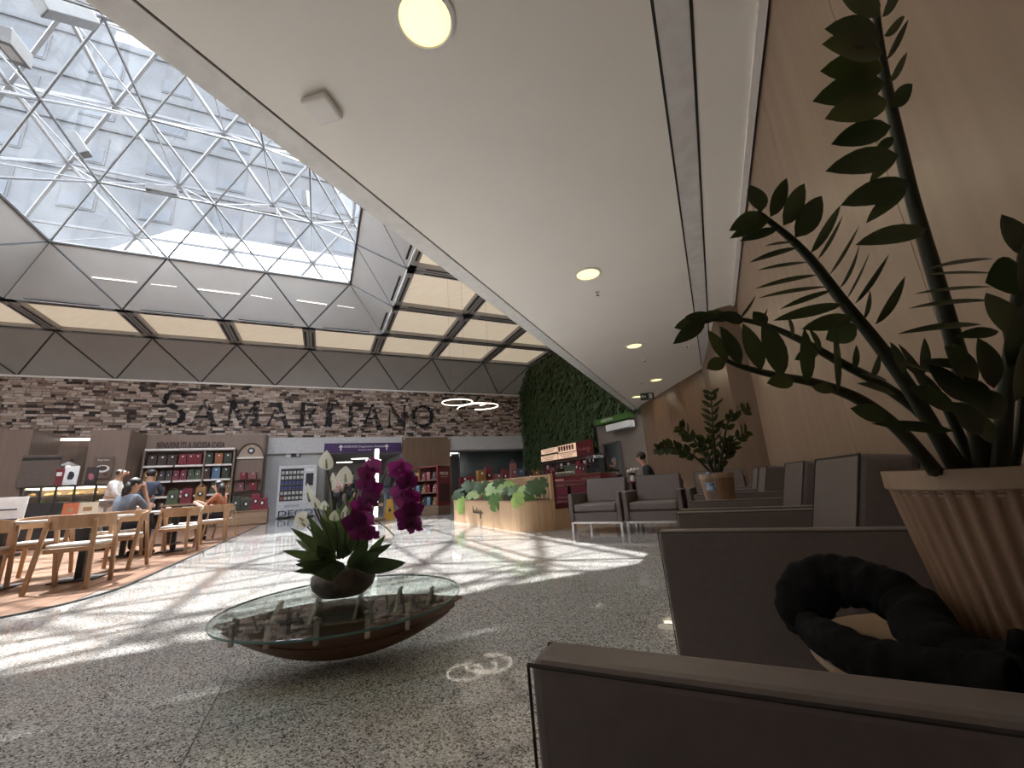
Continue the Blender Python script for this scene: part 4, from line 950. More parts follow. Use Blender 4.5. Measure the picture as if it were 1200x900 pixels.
def spathe(u, v, hpx, wpx, base, face=0.0, lean=(0, 0)):
    d = DB+random.uniform(-.05, .08); p = at(u, v+hpx/2, d); q = at(u+lean[0], v-hpx/2, d); dv = q-p; V = -CF; T = dv.cross(V).normalized()
    m = MB(); m.leaf(p-FO, dv, V*cos(face)+T*sin(face), dv.length, wpx/FPX*d, droop=-.08, fold=.5, seg=7, shape=.7); o = m.build('spathe', M_SPATHE, fb, smooth=True)
    sp = MB(); sp.tube([p+dv*.12-FO+V*.012, p+dv*.55-FO+V*.016], [.006, .004], n=6); sp.build('spadix', pmat('spadix', (.55, .55, .30), rough=.7) if 'spadix' not in bpy.data.materials else bpy.data.materials['spadix'], o, smooth=True)
    fbstem([(base[0], base[1], DB), ((base[0]+u)/2+2, (base[1]+v+hpx/2)/2, d), (u, v+hpx/2, d)], .0035)
spathe(384, 539, 24, 18, (396, 655)); spathe(406, 556, 22, 20, (404, 650)); spathe(389, 564, 22, 9, (398, 655), .9)
spathe(365, 578, 24, 9, (390, 655), .9, (-6, 0)); spathe(372, 589, 14, 10, (392, 655), .3, (-3, 0)); spathe(381, 592, 12, 12, (394, 655)); spathe(358, 606, 8, 20, (388, 655), .2, (-10, 0)); spathe(393, 604, 14, 12, (398, 655)); spathe(402, 600, 18, 9, (402, 655), .7, (3, 0)); spathe(360, 612, 10, 14, (388, 658), .2, (-8, 0))
M_ORCH = [leafmat('orchid_petal_%d' % i, c, tuple(x*.65 for x in c), rough=.5, trans=.35) for i, c in enumerate(((.20, .008, .12), (.14, .006, .085), (.30, .03, .20)))]
def orchid(u, v, r, d, mi=None):
    c = at(u, v, d); rr = r/FPX*d; t0 = random.uniform(-.25, .25); V = (-CF + CR*random.uniform(-.4, .4) + CD*random.uniform(-.2, .35)).normalized(); X = V.cross(Vector((0, 0, 1))).normalized(); Y = X.cross(V)
    mi = random.choices((0, 1, 2), (4, 3, 1))[0] if mi is None else mi
    o = bpy.data.objects.new('orchid_flower', None); COL.objects.link(o); o.parent = fb
    m = MB()
    for an, ln, w in ((pi/2, 1.0, .62), (pi*7/6, 1.0, .62), (-pi/6, 1.0, .62)):
        an += t0; m.leaf(c-FO, X*cos(an)+Y*sin(an), V, rr*ln, rr*w, droop=.12, fold=.1, seg=4, shape=.75)
    for an in (.12*pi, .88*pi):
        an += t0; m.leaf(c-FO+V*.004, X*cos(an)+Y*sin(an), V, rr*1.08, rr*1.15, droop=.05, fold=.08, seg=4, shape=.7)
    m.ball(c-FO+V*.008-Y*rr*.12, (rr*.16, rr*.16, rr*.20), n=6, m=5)
    return m.build('orchid_flower', M_ORCH[mi], fb, smooth=True) if not bpy.data.objects.remove(o) else None
fbstem([(420, 664, DB), (422, 610, DB), (428, 570, DB-.02), (440, 545, DB-.05)], .004); fbstem([(428, 664, DB), (434, 610, DB), (446, 568, DB), (460, 548, DB-.05), (478, 560, DB-.1), (486, 600, DB-.12)], .004)
for u, v, r in ((437, 548, 14), (430, 556, 13), (436, 573, 13), (428, 568, 12), (434, 585, 13), (424, 594, 15), (416, 612, 15), (428, 608, 14), (420, 626, 14), (432, 622, 12), (436, 628, 10)): orchid(u, v, r, DB-.04+random.uniform(-.04, .04))
for u, v, r in ((468, 551, 15), (474, 562, 14), (478, 566, 13), (471, 577, 15), (482, 582, 13), (475, 590, 15), (484, 598, 13), (476, 603, 14), (482, 612, 14), (476, 616, 11), (486, 618, 11)): orchid(u, v, r, DB-.12+random.uniform(-.04, .04), 2 if v < 556 else None)
fbstem([(438, 560, DB), (446, 580, DB+.1), (443, 590, DB+.1)], .003, 'tendril'); fbstem([(440, 610, DB), (452, 618, DB), (462, 628, DB)], .003, 'tendril')
# ================================================================== CAFE AT THE LEFT
M_SEATPAD = pmat('white_seat_pad', (.72, .68, .64), rough=.6)
def make_dining(label):
    t = thing('dining_chair', label, 'chair', (0, 0, 0), 0, 'beech cafe chairs')
    m = MB(); n = 22; R = .275; ring0 = []
    A0, A1 = radians(180-22), radians(360+22)
    pts = []
    for i in range(n+1):
        an = A0+(A1-A0)*i/n; f = abs(2*i/n-1); h = .155-.055*f**3; zc = .705-.02*f**2
        o = Vector((cos(an)*(R+.012), sin(an)*(R-.01)+.03, 0)); q = Vector((cos(an)*(R-.016), sin(an)*(R-.038)+.03, 0))
        pts.append((o+Vector((0, 0, zc-h/2)), q+Vector((0, 0, zc-h/2)), q+Vector((0, 0, zc+h/2)), o+Vector((0, 0, zc+h/2))))
    vs = [p for r in pts for p in r]; fs = [(0, 1, 2, 3)[::-1], tuple(4*n+k for k in range(4))]
    for i in range(n):
        for k in range(4): fs.append((4*i+k, 4*i+(k+1) % 4, 4*i+4+(k+1) % 4, 4*i+4+k))
    m.add(vs, fs); m.build('backrest', M_CHAIRWOOD, t, bevel=.006)
    for sx in (-1, 1):
        m = MB(); m.beam((sx*.25, -.27, 0), (sx*.20, -.185, .72), .034, .042); m.build('leg', M_CHAIRWOOD, t, bevel=.006)
        m = MB(); m.beam((sx*.245, .25, 0), (sx*.268, .125, .70), .034, .042); m.build('leg', M_CHAIRWOOD, t, bevel=.006)
    m = MB(); m.prism([(-.24, .23, .385), (.24, .23, .385), (.235, -.10, .385), (.19, -.20, .385), (-.19, -.20, .385), (-.235, -.10, .385)], (0, 0, .05)); m.build('seat_frame', M_CHAIRWOOD, t, bevel=.01)
    m = MB(); m.prism([(-.225, .235, .437), (.225, .235, .437), (.225, -.09, .437), (.18, -.175, .437), (-.18, -.175, .437), (-.225, -.09, .437)], (0, 0, .035)); m.build('seat_pad', M_SEATPAD, t, bevel=.015, seg=3)
    return t
DC = [(-2.47, 6.53, radians(48), 'beech cafe chair with its back to the terrazzo before the menu cards'),
      (-3.45, 6.80, BA+.05, 'beech cafe chair beside the one in front of the menu cards, by the menu board'),
      (-2.55, 7.90, BA+pi-.1, 'beech cafe chair across the first table, facing the terrazzo'),
      (-3.35, 7.92, BA+pi+.1, 'beech cafe chair across the first table, nearer the black counter'),
      (-2.26, 9.40, BA-.12, 'beech cafe chair with sunlit pad at the second table'),
      (-3.12, 9.52, BA-.45, 'beech cafe chair carrying the woman in the grey and black top'),
      (-2.45, 10.62, BA+pi, 'beech cafe chair across the second table'),
      (-2.12, 11.35, BA+.1, 'beech cafe chair behind the second table, edge of the terrazzo'),
      (-2.12, 12.15, BA+pi*.42, 'beech cafe chair carrying the long-haired woman in orange')]
pr = None
for a, b, rz, lb in DC:
    if pr is None: pr = make_dining(lb); o = pr
    else: o = copy_tree(pr, None, lb)
    o.location = P(a, b, .006); o.rotation_euler = (0, 0, rz)
M_TTOP = pmat('white_table_top', (.66, .63, .60), rough=.4)
def cafe_table(a, b, w, d, posts, label):
    t = thing('cafe_table', label, 'table', P(a, b, .006), BA)
    m = MB(); m.box((0, 0, .725), (w, d, .028)); m.build('table_top', M_TTOP, t, bevel=.008)
    for x in posts:
        m = MB(); m.box((x, 0, .365), (.07, .07, .69)); m.build('post', M_BLACK, t)
        m = MB(); m.box((x, 0, .0125), (.42, .42, .015)); m.build('foot_plate', M_BLACK, t, bevel=.004)
cafe_table(-3.02, 7.16, 1.45, .66, (-.38, .38), 'cafe table with white top and black posts carrying two menu cards')
cafe_table(-2.80, 9.98, 1.40, .64, (-.36, .36), 'cafe table with white top between the seated women')
cafe_table(-3.05, 12.05, 1.0, .66, (0,), 'cafe table with white top and one post before the long-haired woman')
def card(u0, u1, v0, v1, d, col, label):
    p = at((u0+u1)/2, v1, d); w = (u1-u0)/FPX*d; h = .17
    t = thing('menu_card', label, 'menu card', (p.x, p.y, .752), BA+.2)
    m = MB(); m.box((0, 0, h/2+.01), (w, .012, h), tilt=('X', -.12)); m.build('card', col, t); m = MB(); m.box((0, .01, .008), (w*.9, .06, .016)); m.build('stand', M_BLACK, t); m = MB(); m.box((0, -.009, h*.55), (w*.45, .004, h*.3), tilt=('X', -.12)); m.build('picture', pmat('print', (.30, .16, .08), rough=.6) if 'print' not in bpy.data.materials else bpy.data.materials['print'], t)
card(76, 89, 586, 597, 5.25, pmat('orange_card', (.45, .12, .06), rough=.5), 'orange menu card standing on the first cafe table')
card(94, 111, 588, 597, 5.35, pmat('cream_card', (.62, .53, .42), rough=.5), 'cream menu card standing on the first cafe table')
cp = thing('coffee_cup', 'small white cup left on the second cafe table', 'cup', P(-2.55, 9.85, .746)); m = MB(); m.lathe([(.02, 0), (.035, .03), (.038, .06), (.034, .06), (.03, .03), (0, .008)], n=16); m.build('cup', M_PAPER, cp, smooth=True); m = MB(); m.tube([(.036, 0, .05), (.055, 0, .04), (.05, 0, .02), (.033, 0, .02)], .005, n=6); m.build('handle', M_PAPER, cp)

# counter with a lit display case
BC = 14.4
ca0, ca1 = pa(18, 600, BC)[0], pa(124, 600, BC)[0]; cw = ca1-ca0
ct = thing('serving_counter', 'black cafe counter with a lit glass pastry case', 'counter', P((ca0+ca1)/2, BC, .006), BA)
x = lambda u: pa(u, 600, BC)[0]-(ca0+ca1)/2
zt = pa(70, 569, BC)[1]
M_CNT = pmat('black_counter', (.016, .015, .015), rough=.35)
m = MB(); m.span(x(18), x(60), 0, .8, 0, zt-.42); m.build('body', M_CNT, ct, bevel=.01)
m = MB(); m.span(x(60), x(124), 0, .8, 0, .85); m.build('body', M_CNT, ct, bevel=.01)
m = MB(); m.span(x(21), x(108), 0, .8, zt-.05, zt); m.build('case_top', M_CNT, ct)
for u in (21, 42, 60, 82, 107):
    m = MB(); m.span(x(u)-.02, x(u)+.02, 0, .04, .85 if u > 60 else zt-.42, zt-.05); m.build('case_post', M_CNT, ct)
m = MB(); m.span(x(21), x(107), .72, .8, .85, zt-.05); m.build('case_back', pmat('case_back', (.20, .15, .10), rough=.6), ct)
m = MB(); m.span(x(22), x(106), .06, .70, zt-.075, zt-.05); m.build('light_tray', emis('case_light', (1, .85, .6), 2.6), ct)
m = MB(); m.poly([(x(22), .02, .85), (x(106), .02, .85), (x(106), .02, zt-.05), (x(22), .02, zt-.05)]); m.build('case_glass', M_GLASS, ct)
for z in (zt-.42, zt-.24):
    m = MB(); m.span(x(22), x(106), .08, .70, z-.01, z); m.build('case_shelf', pmat('case_shelf', (.45, .38, .3), rough=.4) if 'case_shelf' not in bpy.data.materials else bpy.data.materials['case_shelf'], ct)
PAS = [pmat('pastry_%d' % i, c, tuple(k*.6 for k in c), scale=40, rough=.7) for i, c in enumerate(((.55, .36, .16), (.42, .24, .10), (.62, .55, .40), (.35, .42, .16)))]
for k in range(16):
    u = 26+k*5; z = (zt-.42) if k % 2 else (zt-.24)
    if z < .8: continue
    loc = P((ca0+ca1)/2, BC, .006)+EB*(x(u))+NB*(.25+.15*(k % 3))+Vector((0, 0, z))
    o = thing('pastry', 'golden pastry lying in the lit glass case of the black counter', 'pastry', loc, random.uniform(0, 3), 'pastries in the counter case')
    m = MB(); m.ball((0, 0, .035), (.075, .05, .035), n=10, m=6); m.build('crust', PAS[k % 4], o, smooth=True); m = MB(); m.ball((.01, 0, .065), (.04, .025, .012), n=8, m=5); m.build('topping', PAS[(k+1) % 4], o, smooth=True)
def on_counter(u, dz=0, dy=.35): return P((ca0+ca1)/2, BC, .006)+EB*x(u)+NB*dy+Vector((0, 0, zt+dz))
def frame_pic(u0, u1, h, label, bgm, blob, frame):
    p = on_counter((u0+u1)/2); w = x(u1)-x(u0); t = thing('framed_print', label, 'picture', p, BA)
    m = MB(); m.box((0, 0, h/2), (w, .03, h), tilt=('X', -.08)); m.build('frame', frame, t); m = MB(); m.box((0, -.02, h/2), (w*.86, .012, h*.86), tilt=('X', -.08)); m.build('print', bgm, t)
    m = MB(); m.prism([(cos(k*.7)*w*random.uniform(.1, .3), -.03, h/2+sin(k*.7)*h*random.uniform(.12, .34)) for k in range(9)], (0, -.004, 0)); m.build('motif', blob, t)
frame_pic(56, 74.5, .50, 'white print with a dark splash on top of the pastry case', M_PAPER, M_GREYTXT, M_PAPER)
frame_pic(84, 99, .46, 'dark framed print with a pink motif on top of the pastry case', pmat('dark_print_bg', (.035, .022, .02), rough=.5), pmat('pink_motif', (.42, .12, .16), rough=.5), M_BLACK)
b = thing('red_box', 'tall red box beside the white print on the pastry case', 'box', on_counter(52.5), BA); m = MB(); m.box((0, 0, .22), (.16, .12, .44)); m.build('box', M_RED, b, bevel=.006); m = MB(); m.box((0, -.062, .3), (.1, .005, .1)); m.build('label', M_PAPER, b)
for k, u in enumerate((111, 115, 119, 122)):
    p = P((ca0+ca1)/2, BC, .006)+EB*x(u)+NB*.3+Vector((0, 0, .85)); o = thing('syrup_bottle', ('tall dark bottle at the open end of the counter', 'pale squeeze bottle among the counter bottles', 'short dark bottle among the counter bottles', 'slim clear bottle last on the counter end')[k], 'bottle', p, 0, 'bottles on the counter')
    h = (.38, .3, .26, .34)[k]; m = MB(); m.lathe([(.05, 0), (.052, .02), (.05, h*.6), (.02, h*.8), (.018, h*.95)], n=14); m.build('body', (M_GREYTXT, M_PAPER, M_GREYTXT, M_STEEL)[k], o, smooth=True); m = MB(); m.lathe([(.022, h*.95), (.022, h), (0, h)], n=12); m.build('cap', M_BLACK, o)
pb = thing('wall_poster', 'framed poster of a white coffee cup on the wooden shop wall', 'poster', P(pa(120, 548, 20.1)[0], 20.13, pa(120, 548, 20.1)[1]), BA)
w = pa(132, 548, 20.1)[0]-pa(108, 548, 20.1)[0]; h = pa(120, 536, 20.1)[1]-pa(120, 561, 20.1)[1]
m = MB(); m.box((0, 0, 0), (w, .04, h)); m.build('frame', pmat('poster_bg', (.13, .085, .06), rough=.5), pb)
m = MB(); m.prism([(cos(k*pi/8)*w*.36, -.025, sin(k*pi/8)*h*.17-.05*h) for k in range(16)], (0, -.006, 0)); m.build('saucer', M_PAPER, pb)
m = MB(); m.prism([(cos(k*pi/8)*w*.24, -.033, sin(k*pi/8)*h*.11-.03*h) for k in range(16)], (0, -.006, 0)); m.build('coffee', pmat('coffee', (.06, .03, .02), rough=.4), pb)
m = MB(); m.prism([(cos(k*pi/6)*w*.12+w*.2, -.028, sin(k*pi/6)*h*.07-.32*h) for k in range(12)], (0, -.006, 0)); m.build('macchiato', bpy.data.materials['coffee'], pb)
text_mesh('heading', 'Espresso', h*.12, M_PAPER, pb, loc=(0, -.03, h*.36), rot=(pi/2, 0, 0))
# dark wall panel and pendant over the counter
k_ = thing('wall_menu', 'dark faded menu panel on the wooden wall behind the counter', 'menu board', P(pa(37, 552, 19.9)[0]+.2, 19.92, pa(37, 552, 19.9)[1]), BA)
m = MB(); m.box((0, 0, 0), (1.0, .03, 1.1)); m.build('panel', pmat('faded_menu', (.13, .095, .075), rough=.6), k_); m = MB(); m.box((0, -.02, .42), (.95, .03, .09)); m.build('header', M_BLACK, k_)
pl = thing('wall_lamp', 'small white cone lamp on an arm over the pastry case', 'lamp', P(pa(80, 546, 21.7)[0], 21.7, pa(80, 546, 21.7)[1]), BA)
m = MB(); m.lathe([(.30, 0), (.06, .14), (.04, .16)], n=20); m.build('shade', M_WHITE, pl); m = MB(); m.ball((0, 0, .0), .06); m.build('bulb', emis('bulb', (1, .9, .7), 2), pl); m = MB(); m.tube([(0, 0, .16), (0, .1, .24), (0, .28, .24)], .02, n=6); m.build('arm', M_BLACK, pl)
mb_ = thing('menu_easel', 'white menu board with small dark print leaning by the counter', 'menu board', P(pa(3, 612, 12.4)[0], 12.4, .006), BA)
m = MB(); m.box((0, .08, .62), (.50, .03, 1.18), tilt=('X', -.12)); m.build('board', M_PAPER, mb_, bevel=.004)
for k in range(4):
    m = MB(); m.box((random.uniform(-.1, .1), .055+.04*(k-1.5)/1.5*0, .95-.2*k), (.32, .006, .03), tilt=('X', -.12)); o = m.build('print_line', M_GREYTXT, mb_); o.location.y = -.018+(.95-.2*k-.62)*.12
m = MB(); m.box((0, .12, .03), (.5, .3, .06)); m.build('foot', M_BLACK, mb_)
sb = thing('sanitizer_bottle', 'small white pump bottle above the menu board', 'bottle', P(ca0-.35, BC+.3, 1.0)); m = MB(); m.lathe([(.05, 0), (.05, .16), (.02, .19), (.015, .25)], n=14); m.build('body', M_PAPER, sb, smooth=True); m = MB(); m.box((.03, 0, .26), (.09, .03, .02)); m.build('pump', M_PAPER, sb)
ctt = thing('side_counter', 'dark side counter beyond the menu board', 'counter', P(ca0-.55, BC+.35, .006), BA); m = MB(); m.box((0, 0, .48), (.9, .7, .96)); m.build('body', M_CNT, ctt); m = MB(); m.box((0, 0, .977), (.95, .75, .034)); m.build('worktop', M_SHOPWOOD, ctt)

# shop shelves with boxes and bags
SBP = 21.3
sx = lambda u: pa(u, 560, SBP)[0]
zs = lambda v, u=222: pa(u, v, SBP)[1]
a0, a1 = sx(167), sx(272.5); sc_ = (a0+a1)/2
sh = thing('shelf_unit', 'tall wooden wall shelf with lit white shelf edges full of gift boxes', 'shelf', P(sc_, SBP, 0), BA)
M_SHB = pmat('shelf_back', (.10, .062, .045), rough=.6)
m = MB(); m.span(a0-sc_, a1-sc_, .18, .25, .1, zs(527)); m.build('back_panel', M_SHB, sh)
SH_V = (545, 562.5, 580, 598)
M_EDGE = pmat('shelf_edge', (.62, .57, .52), rough=.5, emit=(1, .93, .85), estr=.05)
for k, v in enumerate(SH_V):
    m = MB(); m.span(a0-sc_, a1-sc_, -.22, .18, zs(v)-.05, zs(v)-.02); s_ = m.build('shelf', M_SHB, sh)
    for q in range(3):
        m = MB(); w3 = (a1-a0)/3; m.span(a0-sc_+q*w3+.04, a0-sc_+(q+1)*w3-.04, -.25, -.22, zs(v)-.08, zs(v)-.005); m.build('price_rail', M_EDGE, s_)
m = MB(); m.span(a0-sc_, a1-sc_, -.22, .2, zs(528), zs(526)); m.build('top_rail', M_EDGE, sh)
for u in (167, 238, 272.5): m = MB(); m.span(sx(u)-sc_-.03, sx(u)-sc_+.03, -.2, .2, 0, zs(527)); m.build('upright', M_SHOPWOOD, sh)
COLS = {'brown': (.040, .021, .017), 'crimson': (.165, .012, .022), 'green': (.055, .068, .026), 'orange': (.28, .09, .035), 'amber': (.27, .13, .035), 'blue': (.09, .15, .22), 'pink': (.22, .075, .075), 'darkgreen': (.03, .035, .02)}
CM = {k: pmat('pack_'+k, v, rough=.45) for k, v in COLS.items()}
protos = {}
def pack(kind, col, w, h):
    key = (kind, col, round(w, 2), round(h, 2))
    if key in protos: return copy_tree(protos[key])
    t = thing('gift_box' if kind == 'box' else 'gift_bag', '', 'box' if kind == 'box' else 'bag')
    if kind == 'box':
        m = MB(); m.box((0, 0, h/2), (w, .28, h)); m.build('carton', CM[col], t, bevel=.008)
        m = MB(); m.box((0, -.143, h*.8), (w*.2, .004, w*.2)); m.build('seal', M_PAPER, t)
    else:
        m = MB(); m.hexa([(-w/2, -.12, 0), (w/2, -.12, 0), (w/2, .12, 0), (-w/2, .12, 0), (-w*.42, -.05, h*.86), (w*.42, -.05, h*.86), (w*.42, .05, h*.86), (-w*.42, .05, h*.86)]); m.build('bag', CM[col], t, bevel=.01)
        m = MB(); m.tube([(cos(q*pi/10)*w*.28, 0, h*.86+sin(q*pi/10)*h*.14) for q in range(11)], .012, n=5); m.build('handle', CM[col], t)
        m = MB(); m.prism([(cos(q*pi/8)*w*.24, -.10, h*.48+sin(q*pi/8)*w*.24) for q in range(16)], (0, -.012, .0)); m.build('black_roundel', M_BLACK, t); m = MB(); m.ball((0, -.115, h*.48), (w*.11, .01, w*.15), n=8, m=5); m.build('emblem', M_PAPER, t)
    protos[key] = t; return t
def putpack(kind, col, u, wpx, vb, vt, label, group, b=SBP-.05):
    w = (sx(u+wpx/2)-sx(u-wpx/2))*.96; z = zs(vb, u); h = zs(vt, u)-z
    t = pack(kind, col, w, h); t.location = P(sx(u), b, zs(vb)-.02); t.rotation_euler = (0, 0, BA); t['label'] = label; t['group'] = group; return t
def zfix(t, vb): t.location.z = zs(vb)-.018
for u in (177, 189, 200.5): putpack('box', 'brown', u, 11.3, 545, 532.5, 'dark brown gift box on the top shop shelf', 'brown boxes on the top shelf')
for u in (212.5, 222, 230.5): putpack('box', 'crimson', u, 9.4, 545, 532, 'crimson gift box on the top shop shelf', 'crimson boxes on the top shelf')
for u, c, l in ((243.5, 'darkgreen', 'dark green gift box left of the orange one on the top shelf'), (255, 'orange', 'orange gift box on the top shop shelf'), (265.5, 'darkgreen', 'dark green gift box at the arch end of the top shelf')): putpack('box', c, u, 9.6, 545, 532, l, 'boxes at the end of the top shelf')
for u, c, l in ((173, 'amber', 'amber gift bags on the middle shelf'), (181, 'amber', 'amber gift bags on the middle shelf'), (190, 'brown', 'brown gift bags on the middle shelf'), (198.5, 'brown', 'brown gift bags on the middle shelf'), (207, 'crimson', 'red gift bags on the middle shelf'), (215.5, 'crimson', 'red gift bags on the middle shelf'), (224, 'green', 'green gift bags on the middle shelf'), (232, 'green', 'green gift bags on the middle shelf')):
    putpack('bag', c, u, 8.2, 562.5, 548, 'one of two '+l.replace('bags', 'bags with black roundel'), l)
for u, c, l in ((242, 'brown', 'brown gift box beside the blue one on the middle shelf'), (253.5, 'blue', 'blue gift box on the middle shop shelf'), (265, 'darkgreen', 'dark green gift box beside the blue one on the middle shelf')): putpack('box', c, u, 9.6, 562.5, 549, l, 'boxes at the end of the middle shelf')
for u, c, l in ((184, 'amber', 'amber gift bag standing alone on the low shelf'), (193, 'pink', 'pink gift bag on the low shelf')): putpack('bag', c, u, 7.5, 580, 566, l, 'bags on the low shelf')
for u, l in ((206, 'left'), (216, 'middle'), (226, 'right')): putpack('box', 'pink', u, 8.5, 580, 574, 'flat pink packet laid on the low shop shelf', 'flat packets on the low shelf')
for u, c, l in ((252, 'green', 'green gift bag on the produce end of the low shelf'), (262.5, 'crimson', 'red gift bag on the produce end of the low shelf'), (270, 'amber', 'orange gift bag at the arch end of the low shelf')): putpack('bag', c, u, 8.5, 580, 563, l, 'bags at the end of the low shelf')
for u in (246, 256, 266): putpack('box', 'crimson', u, 8.0, 598, 585, 'red carton on the bottom shop shelf', 'cartons on the bottom shelf')
for u in (180, 196, 212, 228): putpack('box', 'brown', u, 11, 598, 586, 'dark brown carton on the bottom shop shelf', 'brown cartons on the bottom shelf')
# arched niche
ar = thing('arched_niche', 'arched wooden niche with a round emblem beside the shop shelves', 'niche', P(sx(291), SBP, 0), BA)
hw = (sx(307)-sx(275.5))/2
m = MB(); m.span(-hw, hw, .05, .22, 0, zs(537, 291)); m.build('back_board', M_SHOPWOOD, ar)
pts = [(cos(q*pi/16)*hw, .1, zs(537, 291)+sin(q*pi/16)*(zs(519.5, 291)-zs(537, 291))) for q in range(17)]
m = MB(); m.prism(pts, (0, .12, 0)); m.build('arch_panel', wood('arch_wood', (.36, .26, .19), (.30, .21, .15), rough=.5), ar)
m = MB(); m.tube([(x_, .08, z_) for x_, y_, z_ in pts], .035, n=6); m.build('arch_moulding', M_SHB, ar)
m = MB(); m.span(-hw, hw, -.02, .1, zs(537.5, 291), zs(535.5, 291)); m.build('lintel', M_EDGE, ar)
m = MB(); m.prism([(cos(q*pi/8)*.14, .085, zs(528, 291)+sin(q*pi/8)*.14) for q in range(16)], (0, -.02, 0)); m.build('emblem', M_BLACK, ar); m = MB(); m.prism([(cos(q*pi/4)*.07, .06, zs(528, 291)+sin(q*pi/4)*.07) for q in range(8)], (0, -.01, 0)); m.build('emblem_mark', M_PAPER, ar)
for z in (zs(575, 291), zs(562, 291)): m = MB(); m.span(-hw, hw, -.2, .1, z-.03, z); m.build('shelf', M_SHB, ar)
def put_niche(kind, col, u, wpx, vb, vt, lb): t = putpack(kind, col, u, wpx, vb, vt, lb, 'gifts in the arched niche', SBP-.1); t.location.z = zs(vb, 291)+.005
put_niche('box', 'crimson', 286, 8, 562, 554, 'crimson box on the upper niche shelf'); put_niche('box', 'pink', 297, 8, 562, 554, 'pink box on the upper niche shelf'); put_niche('bag', 'crimson', 284, 8, 575, 564, 'red bag on the lower niche shelf'); put_niche('box', 'crimson', 298, 9, 575, 566, 'crimson box on the lower niche shelf')
# low timber crate with gift bags and a display table
cp_ = onz(283, 616, 0); ca_, cb_, _ = ab(cp_)
cr = thing('timber_crate', 'low pale timber display box on the cafe floor before the shop wall', 'crate', P(ca_, cb_+.35, .006), BA)
cwid = 50/FPX*((cp_-CO).dot(CF))
m = MB(); m.box((0, 0, .24), (cwid, .7, .46)); m.build('body', wood('crate_wood', (.36, .24, .15), (.28, .18, .11), scale=(3, 12, 12), rough=.6), cr, bevel=.02); m = MB(); m.box((0, 0, .485), (cwid*1.02, .74, .03)); m.build('lid', bpy.data.materials['crate_wood'], cr, bevel=.01)
for k, (dx, c, h, lb) in enumerate(((-.3, 'darkgreen', .62, 'dark green gift bag on the low timber box'), (.05, 'darkgreen', .5, 'short dark green gift bag on the low timber box'), (.38, 'crimson', .66, 'crimson gift bag on the low timber box'), (.62, 'crimson', .5, 'short crimson gift bag on the low timber box'))):
    t = pack('bag', c, .3+.02*k, h); t.location = P(ca_+dx*cwid/1.7, cb_+.3, .506); t.rotation_euler = (0, 0, BA); t['label'] = lb; t['group'] = 'gift bags on the timber box'
dt = thing('display_table', 'small wooden display table behind the seated long-haired woman', 'table', P(ca_-1.75, cb_+.6, .006), BA)
m = MB(); m.box((0, 0, .86), (1.5, .7, .06)); m.build('table_top', bpy.data.materials['crate_wood'], dt)
for x_ in (-.68, .68):
    for y_ in (-.28, .28): m = MB(); m.box((x_, y_, .415), (.07, .07, .83)); m.build('leg', bpy.data.materials['crate_wood'], dt)
for k, (dx, c, lb) in enumerate(((-.5, 'green', 'olive gift bag on the small display table'), (-.1, 'crimson', 'red gift bag on the small display table'), (.3, 'amber', 'orange gift bag on the small display table'))):
    t = pack('bag', c, .34, .55+.05*k); t.location = P(ca_-1.75+dx, cb_+.62, .896); t.rotation_euler = (0, 0, BA); t['label'] = lb; t['group'] = 'gift bags on the display table'

# vending machine
BV = 21.6
va0, va1 = pa(323, 600, BV)[0], pa(369, 600, BV)[0]; vh = pa(346, 545.5, BV)[1]; vw = va1-va0
vm = thing('vending_machine', 'white vending machine with a dark product window and keypad', 'vending machine', P((va0+va1)/2, BV, 0), BA)
M_VW = pmat('vending_white', (.58, .575, .57), rough=.4)
m = MB(); m.span(-vw/2, vw/2, 0, .8, .06, vh); m.build('cabinet', M_VW, vm, bevel=.02)
m = MB(); m.span(-vw*.44, vw*.15, -.012, .0, vh*.32, vh*.94); win = m.build('product_window', M_BLACK, vm)
VC = [pmat('snack_%d' % i, c, rough=.5) for i, c in enumerate(((.5, .5, .48), (.06, .07, .2), (.35, .08, .06), (.42, .40, .36)))]
for r_ in range(6):
    z = vh*(.345+.098*r_); m = MB(); m.span(-vw*.43, vw*.14, -.03, -.012, z-.025, z-.01); m.build('tray', M_STEEL, win)
    for q in range(6):
        m = MB(); m.box((-vw*.385+q*vw*.098, -.024, z+vh*.03), (vw*.07, .02, vh*.055)); m.build('product', VC[(1 if r_ in (2, 3) else (2 if (r_ == 0 and q == 0) else (q+r_) % 2*3))], win)
m = MB(); m.span(vw*.21, vw*.41, -.02, 0, vh*.60, vh*.84); m.build('touch_screen', M_BLACK, vm)
m = MB(); m.span(vw*.20, vw*.42, -.015, 0, vh*.88, vh*.93); m.build('brand_plate', M_PAPER, vm)
m = MB(); m.span(-vw*.30, vw*.08, -.02, 0, vh*.20, vh*.25); m.build('pickup_flap', pmat('flap', (.4, .4, .4), rough=.4), vm)
m = MB(); m.span(-vw*.36, vw*.46, -.012, 0, .10, vh*.155); m.build('plinth_panel', pmat('plinth', (.42, .44, .48), rough=.4), vm)
text_mesh('lettering', 'DECO', vh*.15, M_GREYTXT, vm, ext=.006, loc=(.0, -.02, vh*.085), rot=(pi/2, 0, 0), sx=1.5)
m = MB(); m.span(-vw*.46, vw*.46, .05, .7, 0, .07); m.build('base', M_BLACK, vm)
